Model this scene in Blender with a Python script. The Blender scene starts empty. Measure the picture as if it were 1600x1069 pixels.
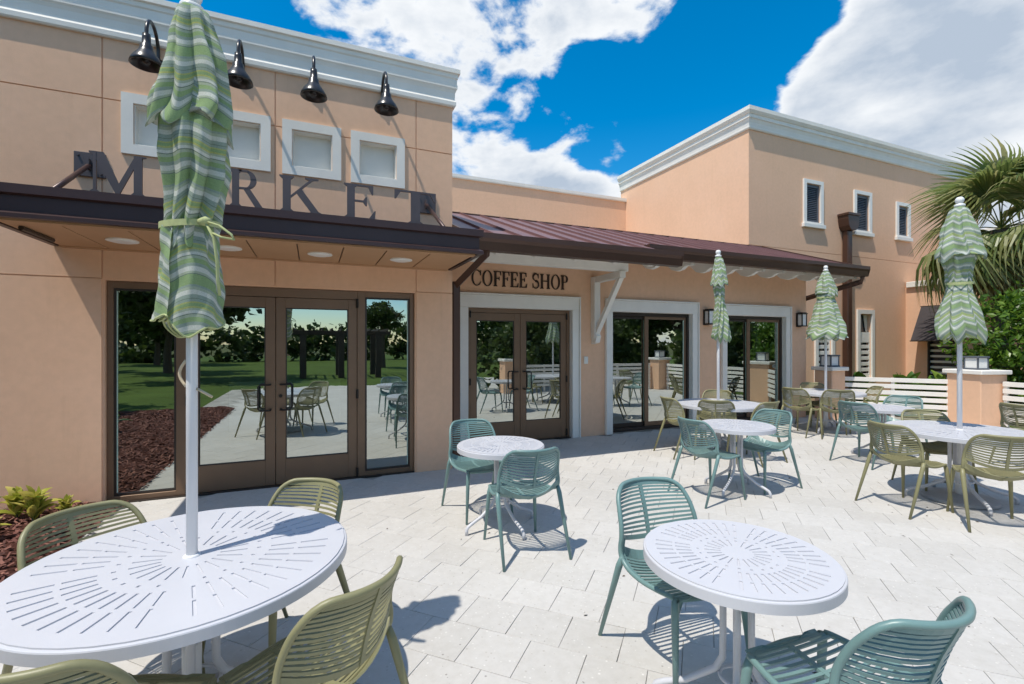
import bpy, bmesh, math, random
from mathutils import Vector, Matrix
random.seed(7)
R = math.radians
scene = bpy.context.scene
COL = scene.collection

# ------------------------------------------------------------------ camera
cam_d = bpy.data.cameras.new('camera')
cam_d.sensor_width = 36.0
cam_d.lens = 36.0 * 735 / 1600
cam_d.shift_y = 0.0016
cam_d.clip_start = 0.05
cam_d.clip_end = 2000
cam = bpy.data.objects.new('camera', cam_d)
cam.location = (0, 0, 1.63)
cam.rotation_euler = (R(90), 0, R(-23))
COL.objects.link(cam)
scene.camera = cam

# ------------------------------------------------------------------ sun, sky, exposure
SUN = Vector((-0.42, -0.18, 1.0)).normalized()
EL = math.asin(SUN.z)
AZ = math.atan2(SUN.x, SUN.y)
sd = bpy.data.lights.new('sun', 'SUN')
sd.energy = 3.05
sd.angle = R(0.53)
sd.color = (1.0, 0.94, 0.84)
so = bpy.data.objects.new('sun', sd)
so.rotation_euler = (-SUN).to_track_quat('-Z', 'Y').to_euler()
so.location = (-8, -6, 20)
COL.objects.link(so)

world = bpy.data.worlds.new('World')
scene.world = world
world.use_nodes = True
wn = world.node_tree.nodes
wl = world.node_tree.links
for n in list(wn):
    wn.remove(n)


def wnode(t, **kw):
    n = wn.new(t)
    for k, v in kw.items():
        if k == 'inp':
            for a, b in v.items():
                n.inputs[a].default_value = b
        else:
            setattr(n, k, v)
    return n


w_out = wnode('ShaderNodeOutputWorld')
w_bg = wnode('ShaderNodeBackground', inp={'Strength': 0.15})
w_sky = wnode('ShaderNodeTexSky')
w_sky.sky_type = 'NISHITA'
w_sky.sun_disc = False
w_sky.sun_elevation = EL
w_sky.sun_rotation = AZ
w_sky.air_density = 1.0
w_sky.dust_density = 0.3
w_sky.ozone_density = 2.5
w_hs = wnode('ShaderNodeHueSaturation', inp={'Saturation': 1.5, 'Hue': 0.492, 'Value': 0.82})
wl.new(w_sky.outputs[0], w_hs.inputs['Color'])
w_tc = wnode('ShaderNodeTexCoord')
# cumulus: fractal noise over the whole dome plus the large masses that stand in the sky
w_n1 = wnode('ShaderNodeTexNoise', inp={'Scale': 5.0, 'Detail': 12.0, 'Roughness': 0.55, 'Distortion': 0.3})
w_map = wnode('ShaderNodeMapping', inp={'Location': (3.1, 1.7, 0.4), 'Scale': (1.0, 1.0, 1.7)})
wl.new(w_tc.outputs['Generated'], w_map.inputs['Vector'])
wl.new(w_map.outputs[0], w_n1.inputs['Vector'])
cov = None


def wmath(op, a, b, clamp=False):
    n = wnode('ShaderNodeMath', operation=op, use_clamp=clamp)
    for i, v in enumerate((a, b)):
        if v is None:
            continue
        if isinstance(v, (int, float)):
            n.inputs[i].default_value = v
        else:
            wl.new(v, n.inputs[i])
    return n.outputs[0]


# the fractal is stretched so that masses break up into heaps with blue between them
w_n3 = wnode('ShaderNodeTexNoise', inp={'Scale': 13.0, 'Detail': 8.0, 'Roughness': 0.55, 'Distortion': 0.2})
wl.new(w_map.outputs[0], w_n3.inputs['Vector'])
cov = wmath('ADD', wmath('ADD', wmath('MULTIPLY', w_n1.outputs['Fac'], 1.7), wmath('MULTIPLY', w_n3.outputs['Fac'], 0.85)), -0.815)
for (d, ang, amt) in [
        ((0.10, 0.83, 0.55), 12, 0.13), ((0.30, 0.79, 0.53), 10, 0.10), ((0.46, 0.72, 0.52), 9, 0.16), ((0.56, 0.62, 0.56), 8, 0.18),
        ((0.84, 0.38, 0.42), 13, 0.50), ((0.89, 0.39, 0.27), 15, 0.50), ((0.76, 0.56, 0.34), 8, 0.30), ((0.93, 0.25, 0.35), 20, 0.3),
        ((0.30, 0.90, 0.31), 9, 0.16), ((0.46, 0.83, 0.31), 10, 0.24), ((0.58, 0.76, 0.29), 10, 0.26), ((0.36, 0.88, 0.24), 9, 0.15), ((0.62, 0.74, 0.24), 10, 0.15),
        ((0.57, 0.70, 0.425), 9, -0.42), ((0.47, 0.77, 0.425), 6, -0.28), ((0.64, 0.63, 0.45), 8, -0.30), ((0.69, 0.57, 0.48), 8, -0.30), ((0.67, 0.53, 0.56), 8, -0.34), ((0.42, 0.80, 0.43), 6, -0.10), ((-0.22, 0.83, 0.52), 14, -0.35),
        ((-0.7, 0.3, 0.6), 25, 0.12), ((0.2, -0.8, 0.55), 22, 0.12), ((-0.5, -0.7, 0.4), 22, 0.12), ((0.7, -0.5, 0.4), 22, 0.12)]:
    dv = Vector(d).normalized()
    dot = wnode('ShaderNodeVectorMath', operation='DOT_PRODUCT')
    dot.inputs[1].default_value = dv
    wl.new(w_tc.outputs['Generated'], dot.inputs[0])
    mr = wnode('ShaderNodeMapRange', interpolation_type='SMOOTHSTEP')
    mr.inputs['From Min'].default_value = math.cos(R(ang * 1.25))
    mr.inputs['From Max'].default_value = 1.0 - (1.0 - math.cos(R(ang * 1.25))) * 0.08
    mr.inputs['To Min'].default_value = 0.0
    mr.inputs['To Max'].default_value = amt
    wl.new(dot.outputs['Value'], mr.inputs['Value'])
    cov = wmath('ADD', cov, mr.outputs[0])
w_mask = wnode('ShaderNodeMapRange', interpolation_type='SMOOTHSTEP')
w_mask.inputs['From Min'].default_value = 0.50
w_mask.inputs['From Max'].default_value = 0.74
wl.new(cov, w_mask.inputs['Value'])
# shading inside the clouds: thick cores are greyer, edges bright
w_n2 = wnode('ShaderNodeTexNoise', inp={'Scale': 6.5, 'Detail': 8.0, 'Roughness': 0.55})
w_map2 = wnode('ShaderNodeMapping', inp={'Location': (1.3, 4.2, 2.2), 'Scale': (1.0, 1.0, 2.2)})
wl.new(w_tc.outputs['Generated'], w_map2.inputs['Vector'])
wl.new(w_map2.outputs[0], w_n2.inputs['Vector'])
w_core = wnode('ShaderNodeMapRange')
w_core.inputs['From Min'].default_value = 0.62
w_core.inputs['From Max'].default_value = 1.12
wl.new(cov, w_core.inputs['Value'])
core = wmath('MULTIPLY', w_core.outputs[0], wmath('ADD', wmath('MULTIPLY', w_n2.outputs['Fac'], 2.6), -0.55), True)
w_cc = wnode('ShaderNodeMixRGB', inp={'Color1': (4.5, 4.6, 4.7, 1), 'Color2': (2.2, 2.6, 3.15, 1)})
wl.new(core, w_cc.inputs['Fac'])
w_mix = wnode('ShaderNodeMixRGB')
wl.new(w_mask.outputs[0], w_mix.inputs['Fac'])
wl.new(w_hs.outputs[0], w_mix.inputs['Color1'])
wl.new(w_cc.outputs[0], w_mix.inputs['Color2'])
wl.new(w_mix.outputs[0], w_bg.inputs['Color'])
wl.new(w_bg.outputs[0], w_out.inputs['Surface'])

vs = scene.view_settings
vs.view_transform = 'Standard'
vs.look = 'None'
vs.gamma = 1.0
vs.use_curve_mapping = False
vs.exposure = 0.55
scene.render.engine = 'CYCLES'
scene.cycles.max_bounces = 8
scene.cycles.transparent_max_bounces = 12
scene.cycles.use_denoising = True


# ------------------------------------------------------------------ materials
def new_mat(name):
    m = bpy.data.materials.new(name)
    m.use_nodes = True
    nt = m.node_tree
    b = nt.nodes['Principled BSDF']
    return m, nt, b


def set_spec(b, v):
    b.inputs['Specular IOR Level'].default_value = v


def N(nt, t, inp=None, **kw):
    n = nt.nodes.new(t)
    for k, v in kw.items():
        setattr(n, k, v)
    for k, v in (inp or {}).items():
        n.inputs[k].default_value = v
    return n


def ramp(nt, stops, interp='LINEAR'):
    n = nt.nodes.new('ShaderNodeValToRGB')
    n.color_ramp.interpolation = interp
    el = n.color_ramp.elements
    while len(el) < len(stops):
        el.new(0.5)
    for e, (p, c) in zip(el, stops):
        e.position = p
        e.color = (*c, 1) if len(c) == 3 else c
    return n


def paint(name, col, rough=0.5, var=0.06, scale=6.0, bump=0.0, bscale=200.0, metal=0.0, spec=0.5, objrand=0.0):
    """a plain finish with slight unevenness and optional fine relief"""
    m, nt, b = new_mat(name)
    g = N(nt, 'ShaderNodeNewGeometry')
    no = N(nt, 'ShaderNodeTexNoise', {'Scale': scale, 'Detail': 6.0, 'Roughness': 0.6})
    nt.links.new(g.outputs['Position'], no.inputs['Vector'])
    lo = tuple(c * (1 - var) for c in col)
    hi = tuple(min(1, c * (1 + var)) for c in col)
    r = ramp(nt, [(0.3, lo), (0.7, hi)])
    nt.links.new(no.outputs['Fac'], r.inputs['Fac'])
    outc = r.outputs[0]
    if objrand:
        oi = N(nt, 'ShaderNodeObjectInfo')
        hs = N(nt, 'ShaderNodeHueSaturation')
        mr = N(nt, 'ShaderNodeMapRange', {'To Min': 1 - objrand, 'To Max': 1 + objrand})
        nt.links.new(oi.outputs['Random'], mr.inputs['Value'])
        nt.links.new(mr.outputs[0], hs.inputs['Value'])
        nt.links.new(outc, hs.inputs['Color'])
        outc = hs.outputs[0]
    nt.links.new(outc, b.inputs['Base Color'])
    b.inputs['Roughness'].default_value = rough
    b.inputs['Metallic'].default_value = metal
    set_spec(b, spec)
    if bump:
        n2 = N(nt, 'ShaderNodeTexNoise', {'Scale': bscale, 'Detail': 3.0})
        nt.links.new(g.outputs['Position'], n2.inputs['Vector'])
        bp = N(nt, 'ShaderNodeBump', {'Strength': bump, 'Distance': 0.01})
        nt.links.new(n2.outputs['Fac'], bp.inputs['Height'])
        nt.links.new(bp.outputs[0], b.inputs['Normal'])
    return m


def stucco(name, col):
    m, nt, b = new_mat(name)
    g = N(nt, 'ShaderNodeNewGeometry')
    n1 = N(nt, 'ShaderNodeTexNoise', {'Scale': 0.9, 'Detail': 7.0, 'Roughness': 0.62})
    n2 = N(nt, 'ShaderNodeTexNoise', {'Scale': 120.0, 'Detail': 4.0, 'Roughness': 0.6})
    n3 = N(nt, 'ShaderNodeTexNoise', {'Scale': 14.0, 'Detail': 4.0})
    mp = N(nt, 'ShaderNodeMapping', {'Scale': (9.0, 9.0, 0.5)})
    n4 = N(nt, 'ShaderNodeTexNoise', {'Scale': 1.0, 'Detail': 5.0, 'Roughness': 0.7})
    nt.links.new(g.outputs['Position'], mp.inputs['Vector'])
    nt.links.new(mp.outputs[0], n4.inputs['Vector'])
    for n in (n1, n2, n3):
        nt.links.new(g.outputs['Position'], n.inputs['Vector'])
    c = Vector(col)
    r = ramp(nt, [(0.25, c * 0.95), (0.5, c), (0.8, Vector((c.x * 1.04, c.y * 1.06, c.z * 1.1)))])
    nt.links.new(n1.outputs['Fac'], r.inputs['Fac'])
    r2 = ramp(nt, [(0.3, (0.96, 0.96, 0.96)), (0.7, (1.02, 1.02, 1.02))])
    nt.links.new(n3.outputs['Fac'], r2.inputs['Fac'])
    r4 = ramp(nt, [(0.55, (1.0, 1.0, 1.0)), (0.8, (0.945, 0.94, 0.925))])
    nt.links.new(n4.outputs['Fac'], r4.inputs['Fac'])
    mx = N(nt, 'ShaderNodeMixRGB', {'Fac': 1.0}, blend_type='MULTIPLY')
    nt.links.new(r.outputs[0], mx.inputs['Color1'])
    nt.links.new(r2.outputs[0], mx.inputs['Color2'])
    mx2 = N(nt, 'ShaderNodeMixRGB', {'Fac': 1.0}, blend_type='MULTIPLY')
    nt.links.new(mx.outputs[0], mx2.inputs['Color1'])
    nt.links.new(r4.outputs[0], mx2.inputs['Color2'])
    nt.links.new(mx2.outputs[0], b.inputs['Base Color'])
    b.inputs['Roughness'].default_value = 0.92
    set_spec(b, 0.2)
    ad = N(nt, 'ShaderNodeMath', operation='ADD')
    nt.links.new(n2.outputs['Fac'], ad.inputs[0])
    nt.links.new(n3.outputs['Fac'], ad.inputs[1])
    bp = N(nt, 'ShaderNodeBump', {'Strength': 0.22, 'Distance': 0.006})
    nt.links.new(ad.outputs[0], bp.inputs['Height'])
    nt.links.new(bp.outputs[0], b.inputs['Normal'])
    return m


def paver_mat():
    m, nt, b = new_mat('shell_stone_paver')
    g = N(nt, 'ShaderNodeNewGeometry')
    oi = N(nt, 'ShaderNodeObjectInfo')
    ad = N(nt, 'ShaderNodeMath', operation='ADD')
    nt.links.new(oi.outputs['Random'], ad.inputs[0])
    nt.links.new(g.outputs['Random Per Island'], ad.inputs[1])
    fr = N(nt, 'ShaderNodeMath', operation='FRACT')
    nt.links.new(ad.outputs[0], fr.inputs[0])
    base = ramp(nt, [(0.0, (0.525, 0.507, 0.478)), (0.5, (0.545, 0.528, 0.50)), (1.0, (0.57, 0.552, 0.524))])
    nt.links.new(fr.outputs[0], base.inputs['Fac'])
    big = N(nt, 'ShaderNodeTexNoise', {'Scale': 0.8, 'Detail': 6.0, 'Roughness': 0.65})
    mid = N(nt, 'ShaderNodeTexNoise', {'Scale': 16.0, 'Detail': 7.0, 'Roughness': 0.7})
    nt.links.new(g.outputs['Position'], big.inputs['Vector'])
    nt.links.new(g.outputs['Position'], mid.inputs['Vector'])
    rb = ramp(nt, [(0.3, (0.92, 0.915, 0.905)), (0.62, (1.02, 1.02, 1.02))])
    rm = ramp(nt, [(0.28, (0.91, 0.905, 0.89)), (0.55, (1.0, 1.0, 1.0)), (0.78, (1.05, 1.05, 1.05))])
    nt.links.new(big.outputs['Fac'], rb.inputs['Fac'])
    nt.links.new(mid.outputs['Fac'], rm.inputs['Fac'])
    m1 = N(nt, 'ShaderNodeMixRGB', {'Fac': 1.0}, blend_type='MULTIPLY')
    m2 = N(nt, 'ShaderNodeMixRGB', {'Fac': 1.0}, blend_type='MULTIPLY')
    nt.links.new(base.outputs[0], m1.inputs['Color1'])
    nt.links.new(rb.outputs[0], m1.inputs['Color2'])
    nt.links.new(m1.outputs[0], m2.inputs['Color1'])
    nt.links.new(rm.outputs[0], m2.inputs['Color2'])
    # shell chips: pale and dark specks
    v = N(nt, 'ShaderNodeTexVoronoi', {'Scale': 46.0, 'Randomness': 1.0})
    nt.links.new(g.outputs['Position'], v.inputs['Vector'])
    sp = N(nt, 'ShaderNodeSeparateColor')
    nt.links.new(v.outputs['Color'], sp.inputs[0])
    th = N(nt, 'ShaderNodeMapRange', {'From Min': 0.0, 'From Max': 1.0, 'To Min': -0.16, 'To Max': 0.30})
    nt.links.new(sp.outputs[0], th.inputs['Value'])
    lt = N(nt, 'ShaderNodeMath', operation='LESS_THAN')
    nt.links.new(v.outputs['Distance'], lt.inputs[0])
    nt.links.new(th.outputs[0], lt.inputs[1])
    chipc = ramp(nt, [(0.0, (0.66, 0.64, 0.60)), (0.45, (0.72, 0.70, 0.67)), (0.62, (0.38, 0.35, 0.31)), (0.94, (0.20, 0.18, 0.16))], 'CONSTANT')
    nt.links.new(sp.outputs[1], chipc.inputs['Fac'])
    cf = N(nt, 'ShaderNodeMath', {1: 0.62}, operation='MULTIPLY')
    nt.links.new(lt.outputs[0], cf.inputs[0])
    m3 = N(nt, 'ShaderNodeMixRGB')
    nt.links.new(cf.outputs[0], m3.inputs['Fac'])
    nt.links.new(m2.outputs[0], m3.inputs['Color1'])
    nt.links.new(chipc.outputs[0], m3.inputs['Color2'])
    nt.links.new(m3.outputs[0], b.inputs['Base Color'])
    b.inputs['Roughness'].default_value = 0.85
    set_spec(b, 0.3)
    bp = N(nt, 'ShaderNodeBump', {'Strength': 0.25, 'Distance': 0.004})
    nt.links.new(mid.outputs['Fac'], bp.inputs['Height'])
    nt.links.new(bp.outputs[0], b.inputs['Normal'])
    return m


def glass_mat(name, tint, refl, tcol):
    """coated storefront glass: partly a mirror of the terrace, partly a view into the dim room"""
    m = bpy.data.materials.new(name)
    m.use_nodes = True
    nt = m.node_tree
    nt.nodes.clear()
    out = N(nt, 'ShaderNodeOutputMaterial')
    gl = N(nt, 'ShaderNodeBsdfGlossy', {'Color': (*tint, 1), 'Roughness': 0.0})
    tr = N(nt, 'ShaderNodeBsdfTransparent', {'Color': (*tcol, 1)})
    lw = N(nt, 'ShaderNodeFresnel', {'IOR': 1.52})
    ma = N(nt, 'ShaderNodeMath', {1: refl}, operation='ADD', use_clamp=True)
    nt.links.new(lw.outputs[0], ma.inputs[0])
    g = N(nt, 'ShaderNodeNewGeometry')
    no = N(nt, 'ShaderNodeTexNoise', {'Scale': 1.3, 'Detail': 1.0})
    nt.links.new(g.outputs['Position'], no.inputs['Vector'])
    bp = N(nt, 'ShaderNodeBump', {'Strength': 0.05, 'Distance': 0.02})
    nt.links.new(no.outputs['Fac'], bp.inputs['Height'])
    nt.links.new(bp.outputs[0], gl.inputs['Normal'])
    mx = N(nt, 'ShaderNodeMixShader')
    nt.links.new(ma.outputs[0], mx.inputs['Fac'])
    nt.links.new(tr.outputs[0], mx.inputs[1])
    nt.links.new(gl.outputs[0], mx.inputs[2])
    nt.links.new(mx.outputs[0], out.inputs['Surface'])
    return m


def fabric_mat():
    """striped canvas: bands run with the cloth (vertex attribute 'stripe', metres along the panel)"""
    m, nt, b = new_mat('striped_canvas')
    at = N(nt, 'ShaderNodeAttribute', attribute_name='stripe')
    mu = N(nt, 'ShaderNodeMath', {1: 1 / 0.245}, operation='MULTIPLY')
    nt.links.new(at.outputs['Fac'], mu.inputs[0])
    fr = N(nt, 'ShaderNodeMath', operation='FRACT')
    nt.links.new(mu.outputs[0], fr.inputs[0])
    green = (0.33, 0.46, 0.23)
    white = (0.68, 0.71, 0.65)
    grey = (0.34, 0.42, 0.36)
    pale = (0.45, 0.52, 0.40)
    lime = (0.50, 0.53, 0.20)
    dark = (0.22, 0.28, 0.22)
    stops = [(0.0, green), (0.13, grey), (0.17, pale), (0.22, white), (0.30, grey), (0.36, dark), (0.375, grey), (0.42, lime), (0.445, green),
             (0.50, lime), (0.53, pale), (0.57, white), (0.62, dark), (0.635, pale), (0.68, green), (0.76, grey), (0.82, white), (0.90, pale), (0.94, dark), (0.955, green)]
    r = ramp(nt, stops[:20], 'CONSTANT')
    nt.links.new(fr.outputs[0], r.inputs['Fac'])
    g = N(nt, 'ShaderNodeNewGeometry')
    no = N(nt, 'ShaderNodeTexNoise', {'Scale': 260.0, 'Detail': 2.0})
    nt.links.new(g.outputs['Position'], no.inputs['Vector'])
    r2 = ramp(nt, [(0.3, (0.85, 0.85, 0.85)), (0.7, (1.08, 1.08, 1.08))])
    nt.links.new(no.outputs['Fac'], r2.inputs['Fac'])
    mx = N(nt, 'ShaderNodeMixRGB', {'Fac': 1.0}, blend_type='MULTIPLY')
    nt.links.new(r.outputs[0], mx.inputs['Color1'])
    nt.links.new(r2.outputs[0], mx.inputs['Color2'])
    nt.links.new(mx.outputs[0], b.inputs['Base Color'])
    b.inputs['Roughness'].default_value = 0.95
    set_spec(b, 0.15)
    tl = N(nt, 'ShaderNodeBsdfTranslucent')
    nt.links.new(mx.outputs[0], tl.inputs['Color'])
    ms = N(nt, 'ShaderNodeMixShader', {'Fac': 0.28})
    out = nt.nodes['Material Output']
    nt.links.new(b.outputs[0], ms.inputs[1])
    nt.links.new(tl.outputs[0], ms.inputs[2])
    nt.links.new(ms.outputs[0], out.inputs['Surface'])
    bp = N(nt, 'ShaderNodeBump', {'Strength': 0.15, 'Distance': 0.002})
    nt.links.new(no.outputs['Fac'], bp.inputs['Height'])
    nt.links.new(bp.outputs[0], b.inputs['Normal'])
    return m


def leaf_mat(name, c1, c2, c3=None, trans=0.3, rough=0.5):
    m, nt, b = new_mat(name)
    g = N(nt, 'ShaderNodeNewGeometry')
    oi = N(nt, 'ShaderNodeObjectInfo')
    ad = N(nt, 'ShaderNodeMath', operation='ADD')
    nt.links.new(oi.outputs['Random'], ad.inputs[0])
    nt.links.new(g.outputs['Random Per Island'], ad.inputs[1])
    fr = N(nt, 'ShaderNodeMath', operation='FRACT')
    nt.links.new(ad.outputs[0], fr.inputs[0])
    r = ramp(nt, [(0.0, c1), (0.55, c2), (1.0, c3 or c2)])
    nt.links.new(fr.outputs[0], r.inputs['Fac'])
    nt.links.new(r.outputs[0], b.inputs['Base Color'])
    b.inputs['Roughness'].default_value = rough
    tl = N(nt, 'ShaderNodeBsdfTranslucent')
    nt.links.new(r.outputs[0], tl.inputs['Color'])
    ms = N(nt, 'ShaderNodeMixShader', {'Fac': trans})
    out = nt.nodes['Material Output']
    nt.links.new(b.outputs[0], ms.inputs[1])
    nt.links.new(tl.outputs[0], ms.inputs[2])
    nt.links.new(ms.outputs[0], out.inputs['Surface'])
    return m


def ground_mat(name, c1, c2, c3, s1, s2, bump=0.4, dist=0.02):
    m, nt, b = new_mat(name)
    g = N(nt, 'ShaderNodeNewGeometry')
    a = N(nt, 'ShaderNodeTexNoise', {'Scale': s1, 'Detail': 8.0, 'Roughness': 0.7})
    c = N(nt, 'ShaderNodeTexNoise', {'Scale': s2, 'Detail': 5.0})
    nt.links.new(g.outputs['Position'], a.inputs['Vector'])
    nt.links.new(g.outputs['Position'], c.inputs['Vector'])
    r = ramp(nt, [(0.3, c1), (0.5, c2), (0.7, c3)])
    nt.links.new(a.outputs['Fac'], r.inputs['Fac'])
    r2 = ramp(nt, [(0.3, (0.7, 0.7, 0.7)), (0.7, (1.15, 1.15, 1.15))])
    nt.links.new(c.outputs['Fac'], r2.inputs['Fac'])
    mx = N(nt, 'ShaderNodeMixRGB', {'Fac': 1.0}, blend_type='MULTIPLY')
    nt.links.new(r.outputs[0], mx.inputs['Color1'])
    nt.links.new(r2.outputs[0], mx.inputs['Color2'])
    nt.links.new(mx.outputs[0], b.inputs['Base Color'])
    b.inputs['Roughness'].default_value = 0.95
    set_spec(b, 0.15)
    bp = N(nt, 'ShaderNodeBump', {'Strength': bump, 'Distance': dist})
    nt.links.new(a.outputs['Fac'], bp.inputs['Height'])
    nt.links.new(bp.outputs[0], b.inputs['Normal'])
    return m


M = {}
M['stucco'] = stucco('peach_stucco', (0.80, 0.505, 0.335))
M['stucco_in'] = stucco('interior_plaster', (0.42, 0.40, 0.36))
M['white'] = paint('white_trim_paint', (0.81, 0.78, 0.725), 0.55, 0.035, 5.0, 0.06, 60)
M['cornice'] = paint('white_cornice_render', (0.80, 0.765, 0.70), 0.8, 0.05, 3.0, 0.1, 90)
M['bronze'] = paint('bronze_anodised_frame', (0.205, 0.125, 0.076), 0.42, 0.06, 4.0, 0.0, 1, 0.25)
M['dark_bronze'] = paint('dark_bronze_frame', (0.045, 0.034, 0.028), 0.4, 0.1, 4.0, 0, 1, 0.2)
M['canopy'] = paint('dark_brown_canopy_steel', (0.060, 0.032, 0.030), 0.38, 0.10, 3.0, 0, 1, 0.3)
M['gutter'] = paint('brown_gutter_metal', (0.085, 0.042, 0.028), 0.36, 0.08, 3.0, 0, 1, 0.3)
M['soffit'] = paint('tan_soffit_panel', (0.47, 0.27, 0.145), 0.6, 0.06, 2.0)
M['roof'] = paint('maroon_standing_seam', (0.235, 0.13, 0.125), 0.46, 0.08, 1.5, 0, 1, 0.25, 0.5, 0.10)
M['letter'] = paint('dark_plum_letter_metal', (0.075, 0.060, 0.064), 0.45, 0.08, 8.0)
M['letter_brown'] = paint('dark_brown_letter', (0.035, 0.018, 0.012), 0.45, 0.08, 8.0)
M['black'] = paint('black_lamp_enamel', (0.018, 0.016, 0.016), 0.28, 0.1, 8.0)
M['handle'] = paint('dark_pull_handle', (0.025, 0.021, 0.02), 0.35, 0.1, 8.0, 0, 1, 0.4)
M['glass'] = glass_mat('coated_storefront_glass', (0.88, 0.95, 0.91), 0.47, (0.50, 0.60, 0.55))
M['glass_side'] = glass_mat('clear_window_glass', (0.82, 0.93, 0.88), 0.36, (0.55, 0.68, 0.62))
M['dark_glass'] = paint('dark_window_pane', (0.03, 0.034, 0.04), 0.12, 0.1, 2.0)
M['glass_edge'] = paint('pale_green_glass_edge', (0.50, 0.66, 0.56), 0.3, 0.1)
M['slate'] = paint('slate_blue_sash', (0.10, 0.115, 0.14), 0.5, 0.08)
M['paver'] = paver_mat()
M['sand'] = ground_mat('joint_sand', (0.36, 0.34, 0.31), (0.42, 0.40, 0.37), (0.47, 0.45, 0.41), 30, 3, 0.3, 0.004)
M['table'] = paint('white_powder_coat', (0.56, 0.565, 0.60), 0.40, 0.025, 3.0, 0.05, 300)
M['pole'] = paint('white_umbrella_pole', (0.74, 0.74, 0.75), 0.35, 0.03, 3.0)
M['teal'] = paint('teal_moulded_resin', (0.15, 0.255, 0.248), 0.38, 0.06, 4.0, 0.03, 400)
M['olive'] = paint('olive_moulded_resin', (0.245, 0.232, 0.12), 0.45, 0.06, 4.0, 0.03, 400)
M['canvas'] = fabric_mat()
M['tie'] = paint('pale_green_tie_webbing', (0.42, 0.46, 0.22), 0.9, 0.1, 40)
M['rope'] = paint('beige_hook', (0.62, 0.50, 0.34), 0.6, 0.1)
M['base_stone'] = paint('grey_umbrella_base', (0.34, 0.34, 0.35), 0.6, 0.1, 9)
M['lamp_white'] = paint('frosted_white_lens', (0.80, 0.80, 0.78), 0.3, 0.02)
M['mulch'] = ground_mat('red_mulch', (0.06, 0.022, 0.016), (0.13, 0.05, 0.036), (0.22, 0.095, 0.07), 55, 6, 1.0, 0.05)
M['mulch_chip'] = leaf_mat('red_mulch_chip', (0.07, 0.026, 0.02), (0.16, 0.06, 0.045), (0.27, 0.125, 0.09), 0.0, 0.9)
M['lawn'] = ground_mat('lawn_grass', (0.05, 0.085, 0.018), (0.085, 0.135, 0.028), (0.13, 0.175, 0.045), 22, 0.5, 0.8, 0.05)
M['earth'] = ground_mat('ground_earth', (0.06, 0.08, 0.025), (0.09, 0.10, 0.035), (0.13, 0.13, 0.05), 5, 0.3, 0.4, 0.05)
M['palm'] = leaf_mat('palm_leaf', (0.13, 0.19, 0.05), (0.25, 0.29, 0.09), (0.38, 0.36, 0.16), 0.5, 0.36)
M['palm_old'] = leaf_mat('palm_dry_leaf', (0.26, 0.20, 0.10), (0.38, 0.31, 0.16), (0.22, 0.20, 0.07), 0.35, 0.7)
M['hedge'] = leaf_mat('hedge_leaf', (0.04, 0.10, 0.012), (0.11, 0.22, 0.022), (0.22, 0.34, 0.045), 0.45, 0.36)
M['oak'] = leaf_mat('tree_leaf', (0.03, 0.055, 0.014), (0.06, 0.10, 0.02), (0.10, 0.15, 0.03), 0.35, 0.5)
M['croton'] = leaf_mat('croton_leaf', (0.16, 0.26, 0.03), (0.48, 0.46, 0.07), (0.68, 0.60, 0.18), 0.35, 0.4)
M['croton_green'] = leaf_mat('green_plant_leaf', (0.05, 0.12, 0.015), (0.09, 0.19, 0.02), (0.18, 0.26, 0.04), 0.3, 0.4)
M['bark'] = paint('tree_bark', (0.10, 0.075, 0.055), 0.95, 0.3, 9, 0.8, 30)
M['awning'] = paint('dark_brown_awning_cloth', (0.050, 0.042, 0.045), 0.85, 0.08, 6)
M['timber_dark'] = paint('dark_stained_timber', (0.05, 0.035, 0.025), 0.7, 0.2, 5)
M['globe'] = paint('paper_globe', (0.85, 0.78, 0.66), 0.7, 0.03)
M['floor_in'] = paint('interior_floor_tile', (0.30, 0.27, 0.23), 0.3, 0.1, 2.0)
M['counter'] = paint('counter_laminate', (0.40, 0.36, 0.30), 0.4, 0.1, 2.0)


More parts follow.
